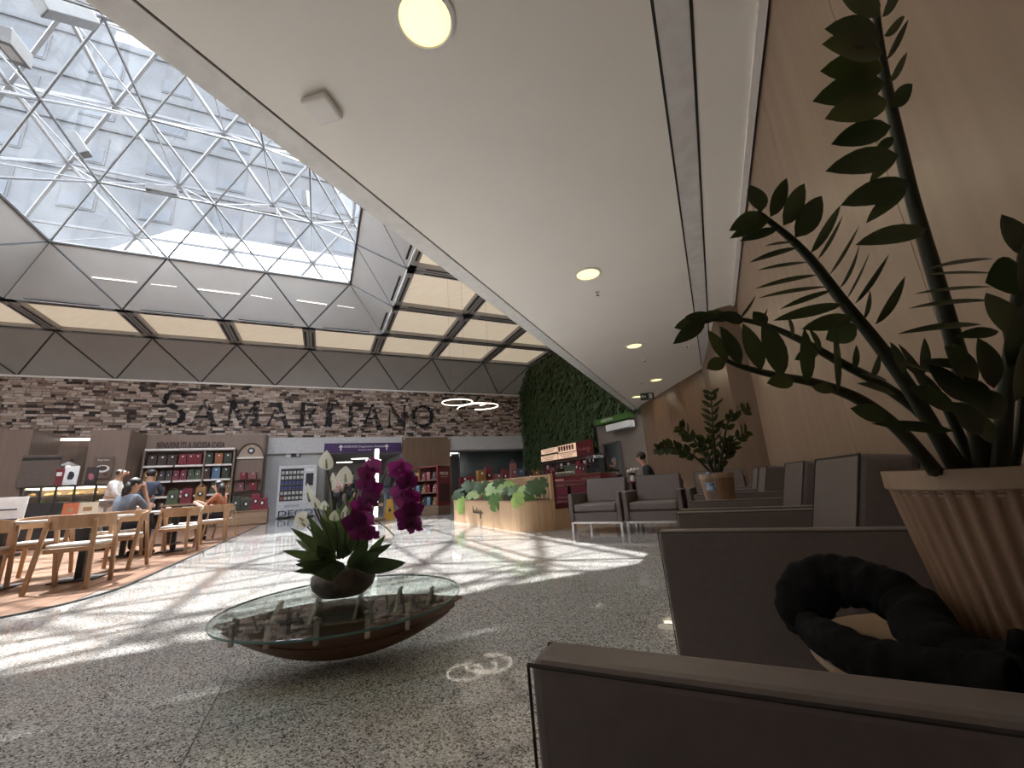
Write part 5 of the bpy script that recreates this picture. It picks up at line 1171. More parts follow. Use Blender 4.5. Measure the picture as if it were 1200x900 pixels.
# ================================================================== PEOPLE
def skinmesh(name, vs, es, rs, mat, parent, sub=1, root=0):
    me = bpy.data.meshes.new(name); me.from_pydata([tuple(v) for v in vs], es, [])
    o = bpy.data.objects.new(name, me); COL.objects.link(o)
    md = o.modifiers.new('skin', 'SKIN'); md.use_smooth_shade = True
    for i, sv in enumerate(me.skin_vertices[0].data): sv.radius = rs[i] if isinstance(rs[i], tuple) else (rs[i], rs[i]); sv.use_root = (i == root)
    s = o.modifiers.new('sub', 'SUBSURF'); s.levels = sub; s.render_levels = sub
    dg = bpy.context.evaluated_depsgraph_get(); m2 = bpy.data.meshes.new_from_object(o.evaluated_get(dg)); bpy.data.objects.remove(o)
    m2.materials.clear(); m2.materials.append(mat); o2 = bpy.data.objects.new(name, m2); COL.objects.link(o2); o2.parent = parent
    return o2
M_SKINS = [pmat('skin_%d' % i, c, rough=.5) for i, c in enumerate(((.42, .24, .16), (.32, .17, .11), (.50, .30, .21)))]
M_HAIR = pmat('dark_hair', (.012, .009, .008), (.02, .014, .012), scale=60, rough=.5)
M_HAIRG = pmat('grey_hair', (.18, .16, .15), scale=60, rough=.6)
def person(label, loc, rz, seated=False, hgt=1.72, arms=None, top=(.1, .1, .1), legs=(.02, .02, .025), skin=0, hair='short', sleeve='long', look=0, seat=.47, hairm=None, shoes=(.02, .02, .02), coat=False, bend=0):
    k = hgt/1.75; t = thing('person', label, 'person', loc, rz)
    V = lambda x, y, z: Vector((x*k, y*k, z*k))
    if seated: pz = seat/k+.10
    else: pz = .95
    dz = pz-.95
    pel = V(0, 0, pz); ch = V(0, .03+bend*.6, pz+.33); nk = V(0, .05+bend, pz+.53); hd = V(0, .08+bend*1.15, pz+.675)
    fx, fy = sin(look), cos(look)
    arms = arms or {-1: ((-.25, .02, -.12), (-.25, .12, -.36)), 1: ((.25, .02, -.12), (.25, .12, -.36))}   # elbow, wrist relative to the chest
    vs = [pel, V(0, .02+bend*.3, pz+.17), ch, nk, hd]; es = [(0, 1), (1, 2), (2, 3), (3, 4)]; rs = [.13, .12, .14, .055, .098]
    rs = [r*k for r in rs]
    vs += [hd+Vector((fx*.03, fy*.03, -.055))*k, hd+Vector((-fx*.015, -fy*.015, .045))*k]; es += [(4, 5), (4, 6)]; rs += [.068*k, .090*k]
    ff = MB(); ff.ball(hd+Vector((fx*.105, fy*.105, -.02))*k, (.017*k, .02*k, .024*k), n=8, m=6)
    ff.build('nose', M_SKINS[skin], t, smooth=True)
    for s in (-1, 1):
        ff = MB(); ff.ball(hd+Vector((s*fy*.098, -s*fx*.098, -.01))*k, (.016*k, .02*k, .03*k), n=8, m=6); ff.build('ear', M_SKINS[skin], t, smooth=True)
    sh_v, sh_e, sh_r = [pel+Vector((0, 0, -.02)), V(0, .02+bend*.3, pz+.17), ch, nk+Vector((0, -.01, -.05*k))], [(0, 1), (1, 2), (2, 3)], [.15*k, .137*k, .155*k, .07*k]
    tr_v, tr_e, tr_r = [pel], [], [.142*k]
    for s in (-1, 1):
        i0 = len(vs); e, w = arms[s]
        shp = ch+V(s*.17, 0, .10); el = ch+V(*e); wr = ch+V(*w)
        dirn = (wr-el).normalized(); pl = wr+dirn*.07*k
        vs += [shp, el, wr, pl]; rs += [.062*k, .045*k, .032*k, .038*k]; es += [(2, i0), (i0, i0+1), (i0+1, i0+2), (i0+2, i0+3)]
        side = dirn.cross(Vector((0, 1, 0))); side = side.normalized() if side.length > .1 else Vector((1, 0, 0))
        for q in range(4):
            j = len(vs); b = pl+side*(.026*(q-1.5))*k+dirn*.02*k; ln = (.045, .055, .05, .04)[q]*k
            vs += [b+dirn*ln, b+dirn*ln*1.6+Vector((0, .012, -.012))*k]; rs += [.010*k, .008*k]; es += [(i0+3, j), (j, j+1)]
        j = len(vs); vs += [wr+side*.045*k*s+dirn*.05*k]; rs += [.011*k]; es += [(i0+2, j)]
        j = len(sh_v); endp = wr if sleeve == 'long' else shp.lerp(el, .8)
        sh_v += [shp, el if sleeve == 'long' else shp.lerp(el, .5), endp]; sh_r += [.078*k, .060*k, .050*k if sleeve == 'long' else .062*k]; sh_e += [(2, j), (j, j+1), (j+1, j+2)]
        hp = pel+V(s*.09, 0, -.04)
        if seated: kn = pel+V(s*.12, .42, .0); an = V(s*.13, .40, .09)
        else: kn = V(s*.10, .015, .50); an = V(s*.10+s*.01, -.02, .09)
        toe = an+V(s*.015, .15, -.055)
        i1 = len(vs); vs += [hp, kn, an, toe]; rs += [.085*k, .058*k, .042*k, .036*k]; es += [(0, i1), (i1, i1+1), (i1+1, i1+2), (i1+2, i1+3)]
        j = len(tr_v); tr_v += [hp, hp.lerp(kn, .5), kn, an]; tr_r += [.105*k, .095*k, .078*k, .066*k]; tr_e += [(0, j), (j, j+1), (j+1, j+2), (j+2, j+3)]
        sm = MB(); sm.tube([an+V(0, -.05, -.05), an+V(0, .04, -.045), toe+V(0, .03, .0)], [.045*k, .05*k, .032*k], n=8); sm.build('shoe', pmat('shoe', shoes, rough=.5) if 'shoe' not in bpy.data.materials else bpy.data.materials['shoe'], t, smooth=True)
    skinmesh('body', vs, es, rs, M_SKINS[skin], t)
    skinmesh('shirt' if not coat else 'coat', sh_v, sh_e, sh_r, pmat('shirt', top, tuple(x*.75 for x in top), scale=12, rough=.8, bump=.2), t)
    skinmesh('trousers', tr_v, tr_e, tr_r, pmat('trousers', legs, tuple(x*.75 for x in legs), scale=12, rough=.8, bump=.2), t)
    if coat:
        m = MB(); m.lathe([(.19*k, (pz-.42)*k), (.175*k, (pz-.1)*k), (.15*k, (pz+.1)*k)], n=20); m.build('coat_skirt', pmat('coat_cloth', top, rough=.8), t, smooth=True)
    hm = hairm or M_HAIR
    m = MB(); bk = Vector((-fx, -fy, 0))
    if hair != 'bald':
        m.ball(hd+(bk*.022+Vector((0, 0, .03)))*k, (.103*k, .103*k, .098*k), n=14, m=8)
        if hair == 'long':
            m.tube([hd+(bk*.05+Vector((0, 0, .03)))*k, hd+(bk*.09+Vector((0, 0, -.1)))*k, hd+(bk*.10+Vector((0, 0, -.25)))*k, hd+(bk*.09+Vector((0, 0, -.36)))*k], [.085*k, .095*k, .085*k, .04*k], n=10)
    else:
        m.ball(hd+(bk*.035+Vector((0, 0, -.0)))*k, (.098*k, .085*k, .06*k), n=14, m=8)
    m.build('hair', hm, t, smooth=True)
    for s in (-1, 1):
        m = MB(); m.ball(hd+Vector((fx*.088+s*fy*.035, fy*.088-s*fx*.035, .012))*k, .012*k, n=6, m=5); m.build('eye', M_BLACK, t, smooth=True)
    m = MB(); q = hd+Vector((fx*.094, fy*.094, -.058))*k; m.ball(q, (.022*k, .01*k, .006*k), n=6, m=4); m.build('mouth', pmat('lips', (.22, .07, .06), rough=.5) if 'lips' not in bpy.data.materials else bpy.data.materials['lips'], t, smooth=True)
    return t
def floor_at(u, v, d, z=.006):
    p = at(u, v, d); return Vector((p.x, p.y, z))
person('person in a white coat standing by the counter, looking down', floor_at(131, 568, 8.9), radians(-35), top=(.62, .60, .58), legs=(.25, .25, .26), hair='bald', coat=True, arms={-1: ((-.27, .08, -.15), (-.08, .28, -.24)), 1: ((.27, .08, -.15), (.08, .28, -.26))}, bend=.05, hgt=1.74)
person('person in a dark blue shirt with a beard standing before the shelves', floor_at(175, 565, 10.2), radians(60), top=(.035, .045, .075), legs=(.03, .03, .035), arms={-1: ((-.27, .05, -.15), (-.12, .25, -.1)), 1: ((.27, .05, -.15), (.12, .25, -.15))}, hgt=1.76)
person('seated person in a grey and black top resting chin on hand at the second table', P(-3.12, 9.52, .006), BA-.55, seated=True, top=(.16, .19, .24), legs=(.02, .02, .03), hair='long', sleeve='short', look=.75, arms={-1: ((-.22, .22, -.10), (-.08, .36, -.06)), 1: ((.20, .25, -.16), (.07, .22, .22))}, bend=.10)
person('seated long-haired person in an orange top looking across the cafe', P(-2.12, 12.15, .006), BA+pi*.42, seated=True, top=(.38, .14, .07), legs=(.02, .02, .03), hair='long', sleeve='short', skin=2, arms={-1: ((-.22, .22, -.16), (-.12, .40, -.08)), 1: ((.22, .22, -.16), (.12, .42, -.06))}, bend=.06)
person('person in a pale pink top standing at the corridor mouth looking at a phone', floor_at(396, 572, 14.6, 0), radians(200), top=(.55, .42, .40), legs=(.02, .02, .025), hair='long', arms={-1: ((-.24, .06, -.17), (-.06, .24, -.06)), 1: ((.24, .06, -.17), (.06, .24, -.04))}, sleeve='short', hgt=1.66)
person('person dressed all in black beside the one in pink', floor_at(412, 574, 15.2, 0), radians(190), top=(.015, .015, .018), legs=(.015, .015, .018), hgt=1.68)
pm = floor_at(456, 577, 14.2, 0)
person('person in a dark top with a black backpack walking into the corridor', pm, radians(32), top=(.05, .055, .06), legs=(.13, .15, .17), hair='short', hairm=M_HAIRG, hgt=1.80)
bk = thing('backpack', 'black backpack worn by the person walking into the corridor', 'backpack', pm+Vector((0, 0, 1.0)), radians(32))
m = MB(); m.hexa([(-.15, -.32, 0), (.15, -.32, 0), (.15, -.17, 0), (-.15, -.17, 0), (-.13, -.30, .45), (.13, -.30, .45), (.13, -.16, .45), (-.13, -.16, .45)]); m.build('pack', M_BLACK, bk, bevel=.05, seg=3)
m = MB(); m.box((0, -.335, .14), (.2, .04, .18)); m.build('pocket', pmat('pack_pocket', (.03, .03, .032), rough=.7), bk, bevel=.015)
for s in (-1, 1): m = MB(); m.tube([(s*.09, -.17, .42), (s*.12, .0, .50), (s*.13, .17, .38), (s*.13, .12, .15), (s*.12, -.16, .06)], .018, n=6); m.build('strap', M_BLACK, bk)
person('person with grey hair in dark clothes standing in the dark doorway', P(A_G-.1, dl[1]*.3+dr[1]*.7, 0), BA+pi/2, top=(.09, .085, .085), legs=(.03, .03, .035), hairm=M_HAIRG, arms={-1: ((-.27, .06, -.12), (-.1, .22, .05)), 1: ((.27, .06, -.12), (.1, .22, .02))}, hgt=1.70)
sp_ = floor_at(766, 560, 8.7, 0)
person('seated person in black leaning forward beyond the armchairs', sp_, radians(95), seated=True, top=(.015, .015, .018), legs=(.02, .02, .025), look=.2, bend=.12, hgt=1.72)
st = thing('stool', 'low dark upholstered stool under the seated person in black', 'stool', sp_, radians(95)); m = MB(); m.box((0, -.02, .40), (.46, .44, .12)); m.build('seat', M_RED, st, bevel=.03)
for sx_ in (-1, 1):
    for sy_ in (-1, 1): m = MB(); m.tube([(sx_*.19, sy_*.18-.02, 0), (sx_*.18, sy_*.17-.02, .34)], .018); m.build('leg', M_STEEL, st)
# ================================================================== PLANTER, BENCHES, KIOSK AND DISPLAYS
pt = thing('long_planter', 'long oak planter with a rounded end, slatted screen and broad split leaves', 'planter', P(3.2, 6.55, 0), BA)
LP = 4.15
outl = [(0, LP), (0, .45)] + [(.45-.45*cos(q*pi/16), .45-.45*sin(q*pi/16)) for q in range(1, 9)] + [(.60, 0), (.60, LP)]
m = MB(); m.prism([(x, y, 0) for x, y in outl], (0, 0, .50)); m.build('body', M_PLANTERWOOD, pt)
m = MB(); out2 = [(x-.012 if x < .3 else x+.0, y-(.012 if y < .3 else 0)) for x, y in outl]; m.prism([(x, y, .50) for x, y in out2], (0, 0, .022)); m.build('rim', wood('rim_oak', (.45, .29, .17), (.38, .24, .14), rough=.4), pt)
m = MB(); m.prism([(x*.86+.05, y*.98+.05, .522) for x, y in outl], (0, 0, .012)); m.build('soil', M_BARK, pt)
for k in range(44):
    y = .12+k*.0925; m = MB(); m.span(.565, .60, y, y+.055, .522, .95); m.build('slat', M_PLANTERWOOD, pt)
m = MB(); m.span(.55, .615, .05, LP, .935, .96); m.build('screen_rail', M_PLANTERWOOD, pt)
m = MB(); m.span(.555, .62, -.01, .06, 0, .97); m.build('end_post', M_PLANTERWOOD, pt, bevel=.01)
# handwritten mark on the front
def scrawl(pts, r, mat, parent, name='script_mark'):
    m = MB(); m.tube(smooth_pts(pts, 4), r, n=5); return m.build(name, mat, parent)
def script_pts(n, w, h, fn):
    out = []
    for i in range(n*3):
        t = i/(n*3-1); ph = 2*pi*7*t
        up = 1.6 if t < .13 else (1.0 if .45 < t < .52 else 0); dn = -1.8 if .80 < t < .87 else 0
        out.append(fn((t-.5)*w + .022*w*cos(ph), h*(.4*sin(ph)+.5*max(0, sin(ph))*up+.6*max(0, -sin(ph))*dn)))
    return out
scrawl(script_pts(22, .62, .09, lambda x, z: Vector((-.006, 2.35-x, .29+z))), .007, M_GREYTXT, pt)
MON = [leafmat('monstera_%d' % i, c, tuple(x*.75 for x in c), rough=.4, trans=.3) for i, c in enumerate(((.30, .46, .13), (.12, .23, .07), (.07, .12, .05), (.42, .56, .22)))]
def monstera(u, v, r, d, mi, up=(0, 0, 1), face=(-1, -.6, .5), roll=0):
    c = onA(u, v, 3.14 if roll > 2.5 else 3.40); d = (c-CO).dot(CF); R = 1.25*r/FPX*d; f = (EB*face[0]+NB*face[1]+Vector((0, 0, face[2]))).normalized(); x = f.cross(Vector((0, 0, 1))).normalized(); y = x.cross(f)
    x, y = x*cos(roll)+y*sin(roll), y*cos(roll)-x*sin(roll)
    rim = []
    for i in range(28):
        an = 2*pi*i/28; rr = R*(1-.22*cos(an)**2*.5+.12*sin(an))*(.74 if (i % 4 == 2 and 3 < i < 25) else 1.0)
        if i in (0,): rr *= .35
        a2 = an+pi/2
        rim.append(c + x*(cos(a2)*rr) + y*(sin(a2)*rr) - f*(R*.25*(rr/R)**2))
    o = Vector(pt.location); Rm = Matrix.Rotation(-BA, 3, 'Z')
    vs = [Rm @ (c-o)] + [Rm @ (q-o) for q in rim]; m = MB(); m.add(vs, [(0, i+1, (i+1) % 28+1) for i in range(28)]); lf = m.build('leaf', MON[mi], pt, smooth=True)
    b = onb(u, v, ab(c)[1]); base = P(3.5, ab(c)[1]+.05, .53)
    m = MB(); m.tube([Rm @ (base-o), Rm @ ((base+c)/2+Vector((0, 0, .12))-o), Rm @ (c-f*R*.05-o)], .008, n=5); m.build('leaf_stalk', MON[2], pt)
for u, v, r, d, mi, face, roll in ((541, 591, 9, 10.6, 0, (-1, -.6, .2), 2.6), (554, 577, 9, 10.5, 3, (-.6, -.4, 1.2), .5), (565, 570, 9, 10.2, 2, (-.4, -.8, .6), 0), (576, 571, 9, 9.8, 3, (-.7, -.6, .7), 1.0), (572, 578, 8, 9.6, 1, (-1, -.6, .4), 2), (590, 570, 10, 9.4, 0, (-.7, -.5, .9), -.6), (580, 588, 10, 9.3, 1, (-1, -.5, .1), 3.0), (604, 573, 10, 9.0, 1, (-.6, -.6, 1), .4), (606, 585, 9, 8.8, 0, (-1, -.5, .2), 2.8), (596, 576, 8, 9.1, 2, (-.5, -.8, .6), 0), (614, 572, 9, 8.7, 3, (-.6, -.5, 1.1), .7), (620, 577, 9, 8.4, 1, (-.9, -.6, .4), 2.0), (628, 572, 9, 8.2, 2, (-.5, -.9, .7), .2), (632, 566, 8, 8.2, 2, (-.5, -.9, .5), 0), (624, 568, 8, 8.4, 2, (-.4, -.9, .8), 1.2), (585, 566, 8, 9.6, 2, (-.3, -.9, .8), 0), (548, 568, 8, 10.8, 2, (-.5, -.7, .7), .4), (535, 580, 8, 10.9, 2, (-.8, -.5, .4), 1)):
    monstera(u, v, r, d, mi, face=face, roll=roll)
M_REDV = pmat('burgundy_vinyl', (.115, .013, .022), (.10, .011, .019), scale=20, rough=.45)
def bench(a0, a1, b0, b1, back, label):
    t = thing('bench_seat', label, 'bench', P(a0, b0, 0), BA)
    w, l = a1-a0, b1-b0
    m = MB(); m.span(.02, w-.02, 0, l, .0, .34); m.build('base', M_PLANTERWOOD, t)
    m = MB(); m.span(0, w, 0, l, .345, .455); m.build('seat', M_REDV, t, bevel=.02)
    m = MB(); m.span(*((0, .10) if back < 0 else (w-.10, w)), .02, l, .46, .84); m.build('backrest', M_REDV, t, bevel=.02)
bench(3.84, 4.32, 6.62, 10.4, -1, 'burgundy bench with oak base along the back of the planter')
bench(5.25, 5.72, 7.3, 10.6, 1, 'burgundy bench with tall back facing the planter bench')
for k, (a, b, lb) in enumerate(((4.78, 7.55, 'small dark bistro table between the benches next to the armchairs'), (4.78, 9.2, 'small dark bistro table further between the benches'))):
    t = thing('bistro_table', lb, 'table', P(a, b, 0), BA); m = MB(); m.box((0, 0, .735), (.62, .6, .03)); m.build('table_top', M_OAKWALL2, t, bevel=.005); m = MB(); m.lathe([(.035, .02), (.035, .72)], n=12); m.build('post', M_BLACK, t); m = MB(); m.lathe([(.22, 0), (.22, .012), (.03, .03)], n=24); m.build('base', M_BLACK, t)
# kiosk counter under the green wall
AK = 9.6
def ka(u, v, a=AK): p = onA(u, v, a); return ab(p)[1], p.z
kb0, kb1 = ka(628, 560)[0], ka(704, 560)[0]; kb0, kb1 = max(kb0, kb1), min(kb0, kb1); KW = kb0-kb1
kk = thing('kiosk_counter', 'burgundy and oak kiosk counter in front of the green wall', 'counter', P(AK, (kb0+kb1)/2, 0), BA-pi/2)   # local x runs along -NB
kx = lambda u: (kb0+kb1)/2-ka(u, 555)[0]
m = MB(); m.span(-KW/2, KW/2, 0, .75, 0, 1.05); m.build('body', M_RED, kk)
m = MB(); m.span(-KW/2-.03, KW/2+.03, -.04, .8, 1.05, 1.10); m.build('worktop', M_OAKWALL2, kk)
for q in range(4): m = MB(); w4 = KW/4; m.span(-KW/2+q*w4+.05, -KW/2+(q+1)*w4-.05, -.02, 0, .12, .95); m.build('front_panel', (M_REDV, M_PLANTERWOOD, M_REDV, M_OAKWALL2)[q], kk)
def on_kiosk(u, dy=.3, z=1.105): return P(AK, (kb0+kb1)/2, z) + EB*dy - NB*kx(u)
gc = thing('glass_display', 'small glass food display on the kiosk counter', 'display case', on_kiosk(657), BA-pi/2)
wd = kx(668)-kx(646); m = MB(); m.span(-wd/2, wd/2, 0, .45, 0, .06); m.build('tray', M_STEEL, gc); m = MB(); m.span(-wd/2, wd/2, 0, .45, .40, .43); m.build('lid', M_STEEL, gc)
m = MB(); m.poly([(-wd/2, .01, .06), (wd/2, .01, .06), (wd/2, .01, .40), (-wd/2, .01, .40)]); m.build('pane', glassmat('case_pane', tint=(.75, .85, .80)), gc); m = MB(); m.span(-wd/2, wd/2, .40, .44, .06, .40); m.build('back', pmat('case_green', (.36, .40, .34), rough=.5), gc)
for k in range(6):
    p = on_kiosk(648+k*3.6, .2, 1.17); t = thing('bread_roll', 'pale bread roll inside the kiosk glass display', 'bread', p, 0, 'rolls in the kiosk display'); m = MB(); m.ball((0, 0, .05), (.08, .06, .05)); m.build('crust', PAS[2], t, smooth=True); m = MB(); m.box((0, 0, .1), (.06, .01, .01)); m.build('score', PAS[1], t)
cmh = thing('coffee_machine', 'black coffee machine at the end of the kiosk counter', 'coffee machine', on_kiosk(685.5), BA-pi/2)
m = MB(); m.span(-.28, .28, 0, .5, 0, .16); m.build('drip_base', M_BLACK, cmh, bevel=.02); m = MB(); m.span(-.28, .28, .22, .5, .16, .55); m.build('body', M_BLACK, cmh, bevel=.02); m = MB(); m.span(-.28, .28, 0, .5, .55, .70); m.build('head', M_STEEL, cmh, bevel=.02)
for x_ in (-.12, .12): m = MB(); m.lathe([(.04, .44), (.04, .55)], n=12, c=(x_, .1, 0)); m.build('group_head', M_STEEL, cmh)
for u, c, h, lb in ((631, 'crimson', .5, 'tall crimson bag at the teal end of the kiosk counter'), (636, 'crimson', .42, 'short crimson bag on the kiosk counter'), (641, 'pink', .46, 'pink bag on the kiosk counter'), (671, 'crimson', .62, 'large crimson bag beside the glass display'), (675, 'crimson', .48, 'crimson bag between glass display and coffee machine'), (678.5, 'brown', .40, 'brown bag next to the coffee machine')):
    t = pack('bag', c, .36, h); t.location = on_kiosk(u, .35); t.rotation_euler = (0, 0, BA-pi/2); t['label'] = lb; t['group'] = 'bags on the kiosk counter'
# back cabinet and menu boards on the green wall
kc0, kc1 = ka(634, 545, A_G-.55)[0], ka(700, 545, A_G-.55)[0]; KW, KM = abs(kc0-kc1), (kc0+kc1)/2
bcab = thing('kiosk_back_cabinet', 'dark red back cabinet of the kiosk beneath the menu boards', 'cabinet', P(A_G-.55, KM, 0), BA-pi/2)
m = MB(); m.span(-KW/2, KW/2, 0, .35, 0, 1.15); m.build('body', M_RED, bcab); m = MB(); m.span(-KW/2, KW/2, .1, .35, 1.15, 1.95); m.build('hutch', pmat('hutch', (.045, .02, .02), rough=.5), bcab)
for z in (1.45, 1.80):
    m = MB(); m.span(-KW/2, KW/2, -.05, .1, z, z+.03); m.build('shelf', M_OAKWALL2, bcab)
for k in range(14):
    x_ = -KW/2+.3+k*(KW-.6)/13; z = (1.15, 1.48, 1.48)[k % 3]; p = P(A_G-.50, KM, z)-NB*x_
    t = thing('paper_cup' if k % 2 else 'syrup_jar', ('white paper cups stacked on the kiosk back shelves' if k % 2 else 'dark red syrup jar on the kiosk back shelves'), 'cup' if k % 2 else 'jar', p, 0, 'cup stacks behind the kiosk' if k % 2 else 'jars behind the kiosk')
    if k % 2: m = MB(); m.lathe([(.05, 0), (.07, .22)], n=14); m.build('stack', M_PAPER, t); m = MB(); m.lathe([(.075, .22), (.075, .235), (.06, .235)], n=14); m.build('rim', M_PAPER, t)
    else: m = MB(); m.lathe([(.07, 0), (.075, .02), (.07, .2), (.05, .24)], n=14); m.build('jar', M_REDV, t, smooth=True); m = MB(); m.lathe([(.055, .24), (.055, .28), (0, .28)], n=14); m.build('lid', M_BLACK, t)
M_PEACH = pmat('backlit_menu', (.62, .44, .33), (.56, .38, .28), scale=6, rough=.5, emit=(1, .66, .46), estr=.35)
def menu(u0, u1, vl0, vl1, vr0, vr1, mat, label, deco):
    am = A_G-.32; p = [onA(u0, vl1, am), onA(u1, vr1, am), onA(u1, vr0, am), onA(u0, vl0, am)]
    b0, b1 = ab(p[0])[1], ab(p[1])[1]; z0 = (p[0].z+p[1].z)/2; z1 = (p[2].z+p[3].z)/2
    t = thing('menu_board', label, 'menu board', P(am, (b0+b1)/2, (z0+z1)/2), BA-pi/2); w, h = b0-b1, z1-z0
    m = MB(); m.box((0, 0, 0), (w, .06, h)); m.build('panel', mat, t, bevel=.005)
    m = MB(); m.box((0, .08, 0), (.08, .10, .08)); m.build('bracket', M_BLACK, t)
    if deco == 'pics':
        for q in range(6): m = MB(); m.lathe([(.05, -h*.3), (.07, h*.25), (.03, h*.38)], n=10, c=(-w/2+(q+.6)*w/6.4, -.04, 0)); o = m.build('cup_picture', M_REDV, t)
    elif deco == 'script': scrawl(script_pts(20, w*.75, h*.16, lambda x, z: Vector((x, -.035, z))), .018, pmat('faded_gold', (.30, .10, .08), rough=.5), t)
    else:
        for q in range(3): m = MB(); m.box((0, -.033, h*(.28-.28*q)), (w*(.8-.15*q), .004, h*.08)); m.build('print_line', M_REDV, t)
menu(635, 653.5, 527, 532.5, 524, 530, M_PEACH, 'pale backlit menu board at the upper outer end of the kiosk wall', 'lines')
menu(655, 675, 522.5, 531, 519, 528, M_PEACH, 'pale backlit menu board with a row of red cups', 'pics')
menu(635, 653.5, 535, 541, 532, 538.5, M_PEACH, 'pale backlit menu board at the lower outer end of the kiosk wall', 'lines')
menu(655, 676, 532.5, 538, 528.5, 535, M_PEACH, 'pale backlit menu board under the one with red cups', 'lines')
menu(677, 696, 518, 537, 514, 533.5, pmat('dark_red_board', (.13, .012, .016), rough=.5), 'dark red board with a faded script mark beside the menus', 'script')
# Christmas display table behind the planter
xt = thing('gift_table', 'long low table of red gifts before the teal glazing', 'table', P(6.6, 14.6, 0), BA)
m = MB(); m.box((0, 0, .84), (4.2, .9, .06)); m.build('table_top', M_REDV, xt)
for x_ in (-2.0, 2.0):
    for y_ in (-.38, .38): m = MB(); m.box((x_, y_, .405), (.08, .08, .81)); m.build('leg', M_BLACK, xt)
k = 0
for u, kind, c, h, lb in ((541, 'box', 'crimson', .34, 'low crimson box at the cabinet end of the gift table'), (547, 'bag', 'crimson', .42, 'crimson bag on the gift table near the red cabinet'), (554, 'box', 'amber', .55, 'amber box standing on the gift table'), (562, 'bag', 'crimson', .75, 'tall crimson bag beside the amber box'), (569, 'box', 'pink', .40, 'pink box between the tall bags of the gift table'), (576, 'bag', 'crimson', .62, 'crimson bag mid gift table'), (583, 'bag', 'pink', .9, 'tallest pink bag on the gift table'), (591, 'box', 'blue', .55, 'blue box on the gift table'), (599, 'bag', 'brown', .5, 'brown bag on the gift table'), (607, 'box', 'amber', .46, 'amber box towards the green wall'), (614, 'bag', 'darkgreen', .4, 'dark green bag near the green wall'), (621, 'box', 'crimson', .38, 'crimson box at the green wall end of the gift table')):
    a_, _ = pa(u, 560, 14.6); 
    if abs(a_-6.6) > 2.0: a_ = 6.6+math.copysign(1.95, a_-6.6)
    t = pack(kind, c, .30, h); t.location = P(4.75+.335*k, 14.55+.12*(k % 2), .872); t.rotation_euler = (0, 0, BA); t['label'] = lb; t['group'] = 'gifts on the display table'; k += 1
# red shelf cabinet with products
rc = at(503, 604, 14.0); rc.z = 0
rcab = thing('display_cabinet', 'red octagonal display cabinet with lettered end panel and stocked shelves', 'display cabinet', rc, radians(4))
HX, HY, HH = .62, .40, 1.62
m = MB(); m.span(-HX, HX, -HY, HY, 0, .30); m.build('base', M_OAKWALL2, rcab, bevel=.03)
m = MB(); m.span(-HX, HX, HY-.05, HY, .3, HH); m.build('back_panel', M_RED, rcab); m = MB(); m.span(HX-.06, HX, -HY, HY, .3, HH); m.build('end_panel', M_RED, rcab, bevel=.01); m = MB(); m.span(-HX, -HX+.05, -HY, HY, .3, HH-.25); m.build('end_panel', M_RED, rcab); m = MB(); m.span(-HX, HX, -HY, HY, HH-.04, HH); m.build('top', M_RED, rcab, bevel=.01)
m = MB(); m.span(HX, HX+.012, -HY+.1, HY-.1, .42, 1.02); m.build('inset_panel', pmat('dark_inset', (.05, .012, .015), rough=.5), rcab)
text_mesh('lettering', 'PACCO', .15, M_PAPER, rcab, ext=.004, loc=(HX+.008, 0, 1.36), rot=(pi/2, 0, pi/2))
m = MB(); m.span(HX, HX+.008, -.22, .22, 1.24, 1.25); m.build('underline', M_PAPER, rcab)
for z in (.3, .72, 1.14):
    m = MB(); m.span(-HX+.05, HX-.06, -HY, HY-.05, z, z+.03); m.build('shelf', M_OAKWALL2, rcab)
    for q in range(5):
        R3 = Matrix.Rotation(radians(4), 3, 'Z'); p = rc+R3 @ Vector((-HX+.17+q*.215, -HY+.2, z+.035))
        c = ('crimson', 'pink', 'brown', 'blue', 'amber')[(q+int(z*3)) % 5]
        if q % 2: t = pack('box', c, .15, .26)
        else: t = pack('bag', c, .16, .30)
        t.location = p; t.rotation_euler = (0, 0, radians(4)); sname = {.3: 'lowest', .72: 'middle', 1.14: 'upper'}[z]
        cn = {'crimson': 'red', 'pink': 'pink', 'brown': 'dark brown', 'blue': 'blue', 'amber': 'amber'}[c]
        t['label'] = 'small %s gift %s on the %s shelf of the red cabinet' % (cn, 'box' if q % 2 else 'bag', sname); t['group'] = 'gifts in the red cabinet'
# spiral ring pendant
M_RING = emis('ring_light', (1.0, .88, .72), 2.6)
rp = thing('ring_pendant', 'hanging spiral of glowing ring lights before the stone wall', 'pendant lamp', at(550, 476, 9.5))
ro = Vector(rp.location)
def ringarc(cu, cv, d, r, a0, a1, name, dz=0, th=.009):
    c = at(cu, cv, d)-ro; n = 40; pts = []
    for i in range(n+1):
        an = a0+(a1-a0)*i/n; pts.append(c+Vector((cos(an)*r, sin(an)*r, dz*(i/n))))
    m = MB(); m.tube(pts, th, n=8); m.build(name, M_RING, rp, smooth=True)
ringarc(536, 471.5, 9.5, .355, 0, 2*pi, 'light_ring'); ringarc(560, 478.5, 9.4, .47, radians(-150), radians(130), 'light_ring', .06); ringarc(556, 475.5, 9.45, .25, radians(-110), radians(90), 'light_ring', .05)
for u, v in ((528, 470), (545, 470), (575, 477)):
    p = at(u, v, 9.5)-ro; m = MB(); m.tube([p, Vector((p.x, p.y, 7.8-ro.z))], .0025, n=4); m.build('suspension_wire', M_STEEL, rp)
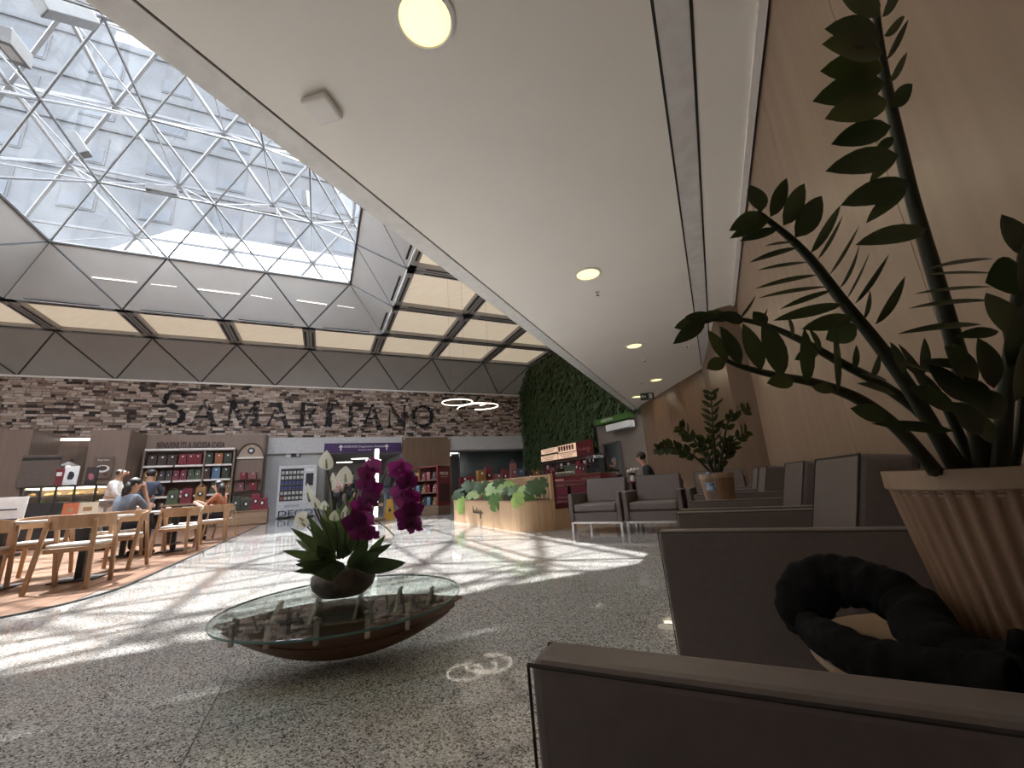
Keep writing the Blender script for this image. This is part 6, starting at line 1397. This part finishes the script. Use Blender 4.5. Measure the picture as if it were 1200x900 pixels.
# glowing post and cleaning sign in front of the corridor
po = onz(440, 611, 0); lp = thing('light_post', 'tall glowing white light post on a wooden foot before the corridor', 'light post', po, BA)
zt_ = 2.2; m = MB(); m.box((0, 0, zt_/2+.06), (.13, .10, zt_-.12)); m.build('column', emis('post_light', (1, .98, .95), .8), lp, bevel=.01)
m = MB(); m.box((0, 0, .04), (.55, .45, .08)); m.build('foot', M_OAKWALL2, lp, bevel=.01); m = MB(); m.box((0, -.06, .48), (.42, .05, .09)); m.build('cross_bar', wood('cross_wood', (.40, .27, .18), (.33, .22, .14), rough=.5), lp)
cs = thing('floor_sign', 'yellow folding caution sign beside the light post', 'floor sign', po+EB*.45+NB*.3, BA)
for s_ in (-1, 1): m = MB(); m.hexa([(-.15, s_*.16, 0), (.15, s_*.16, 0), (.15, s_*.17, 0), (-.15, s_*.17, 0), (-.09, s_*.02, .62), (.09, s_*.02, .62), (.09, s_*.03, .62), (-.09, s_*.03, .62)]); m.build('leaf_panel', pmat('caution_yellow', (.45, .25, .04), rough=.5) if 'caution_yellow' not in bpy.data.materials else bpy.data.materials['caution_yellow'], cs)
m = MB(); m.prism([(-.05, -.12, .25), (.05, -.12, .25), (0, -.085, .38)], (0, -.01, 0)); m.build('warning_mark', M_BLACK, cs)
# small table with white flowers beyond the armchairs
fp2 = at(742, 563, 8.1); ft = thing('flower_table', 'small dark red table beyond the armchairs', 'table', (fp2.x, fp2.y, 0)); m = MB(); m.lathe([(.28, .70), (.28, .73), (0, .73)], n=24); m.build('table_top', M_REDV, ft); m = MB(); m.lathe([(.2, 0), (.03, .03), (.03, .7)], n=16); m.build('stand', M_BLACK, ft)
vs_ = thing('flower_vase', 'small vase of white flowers on the dark red table', 'vase', (fp2.x, fp2.y, .732)); m = MB(); m.lathe([(.04, 0), (.06, .05), (.035, .1), (.045, .12)], n=14); m.build('vase', M_PAPER, vs_, smooth=True)
for q in range(9): m = MB(); an = q*2.4; rr = .03+.09*(q/9); m.ball((cos(an)*rr, sin(an)*rr, .17+.03*(q % 3)), .035, n=7, m=5); m.build('blossom', M_PAPER, vs_, smooth=True)
m = MB(); m.lathe([(.02, .1), (.08, .16), (.02, .18)], n=10); m.build('greenery', MON[2], vs_)
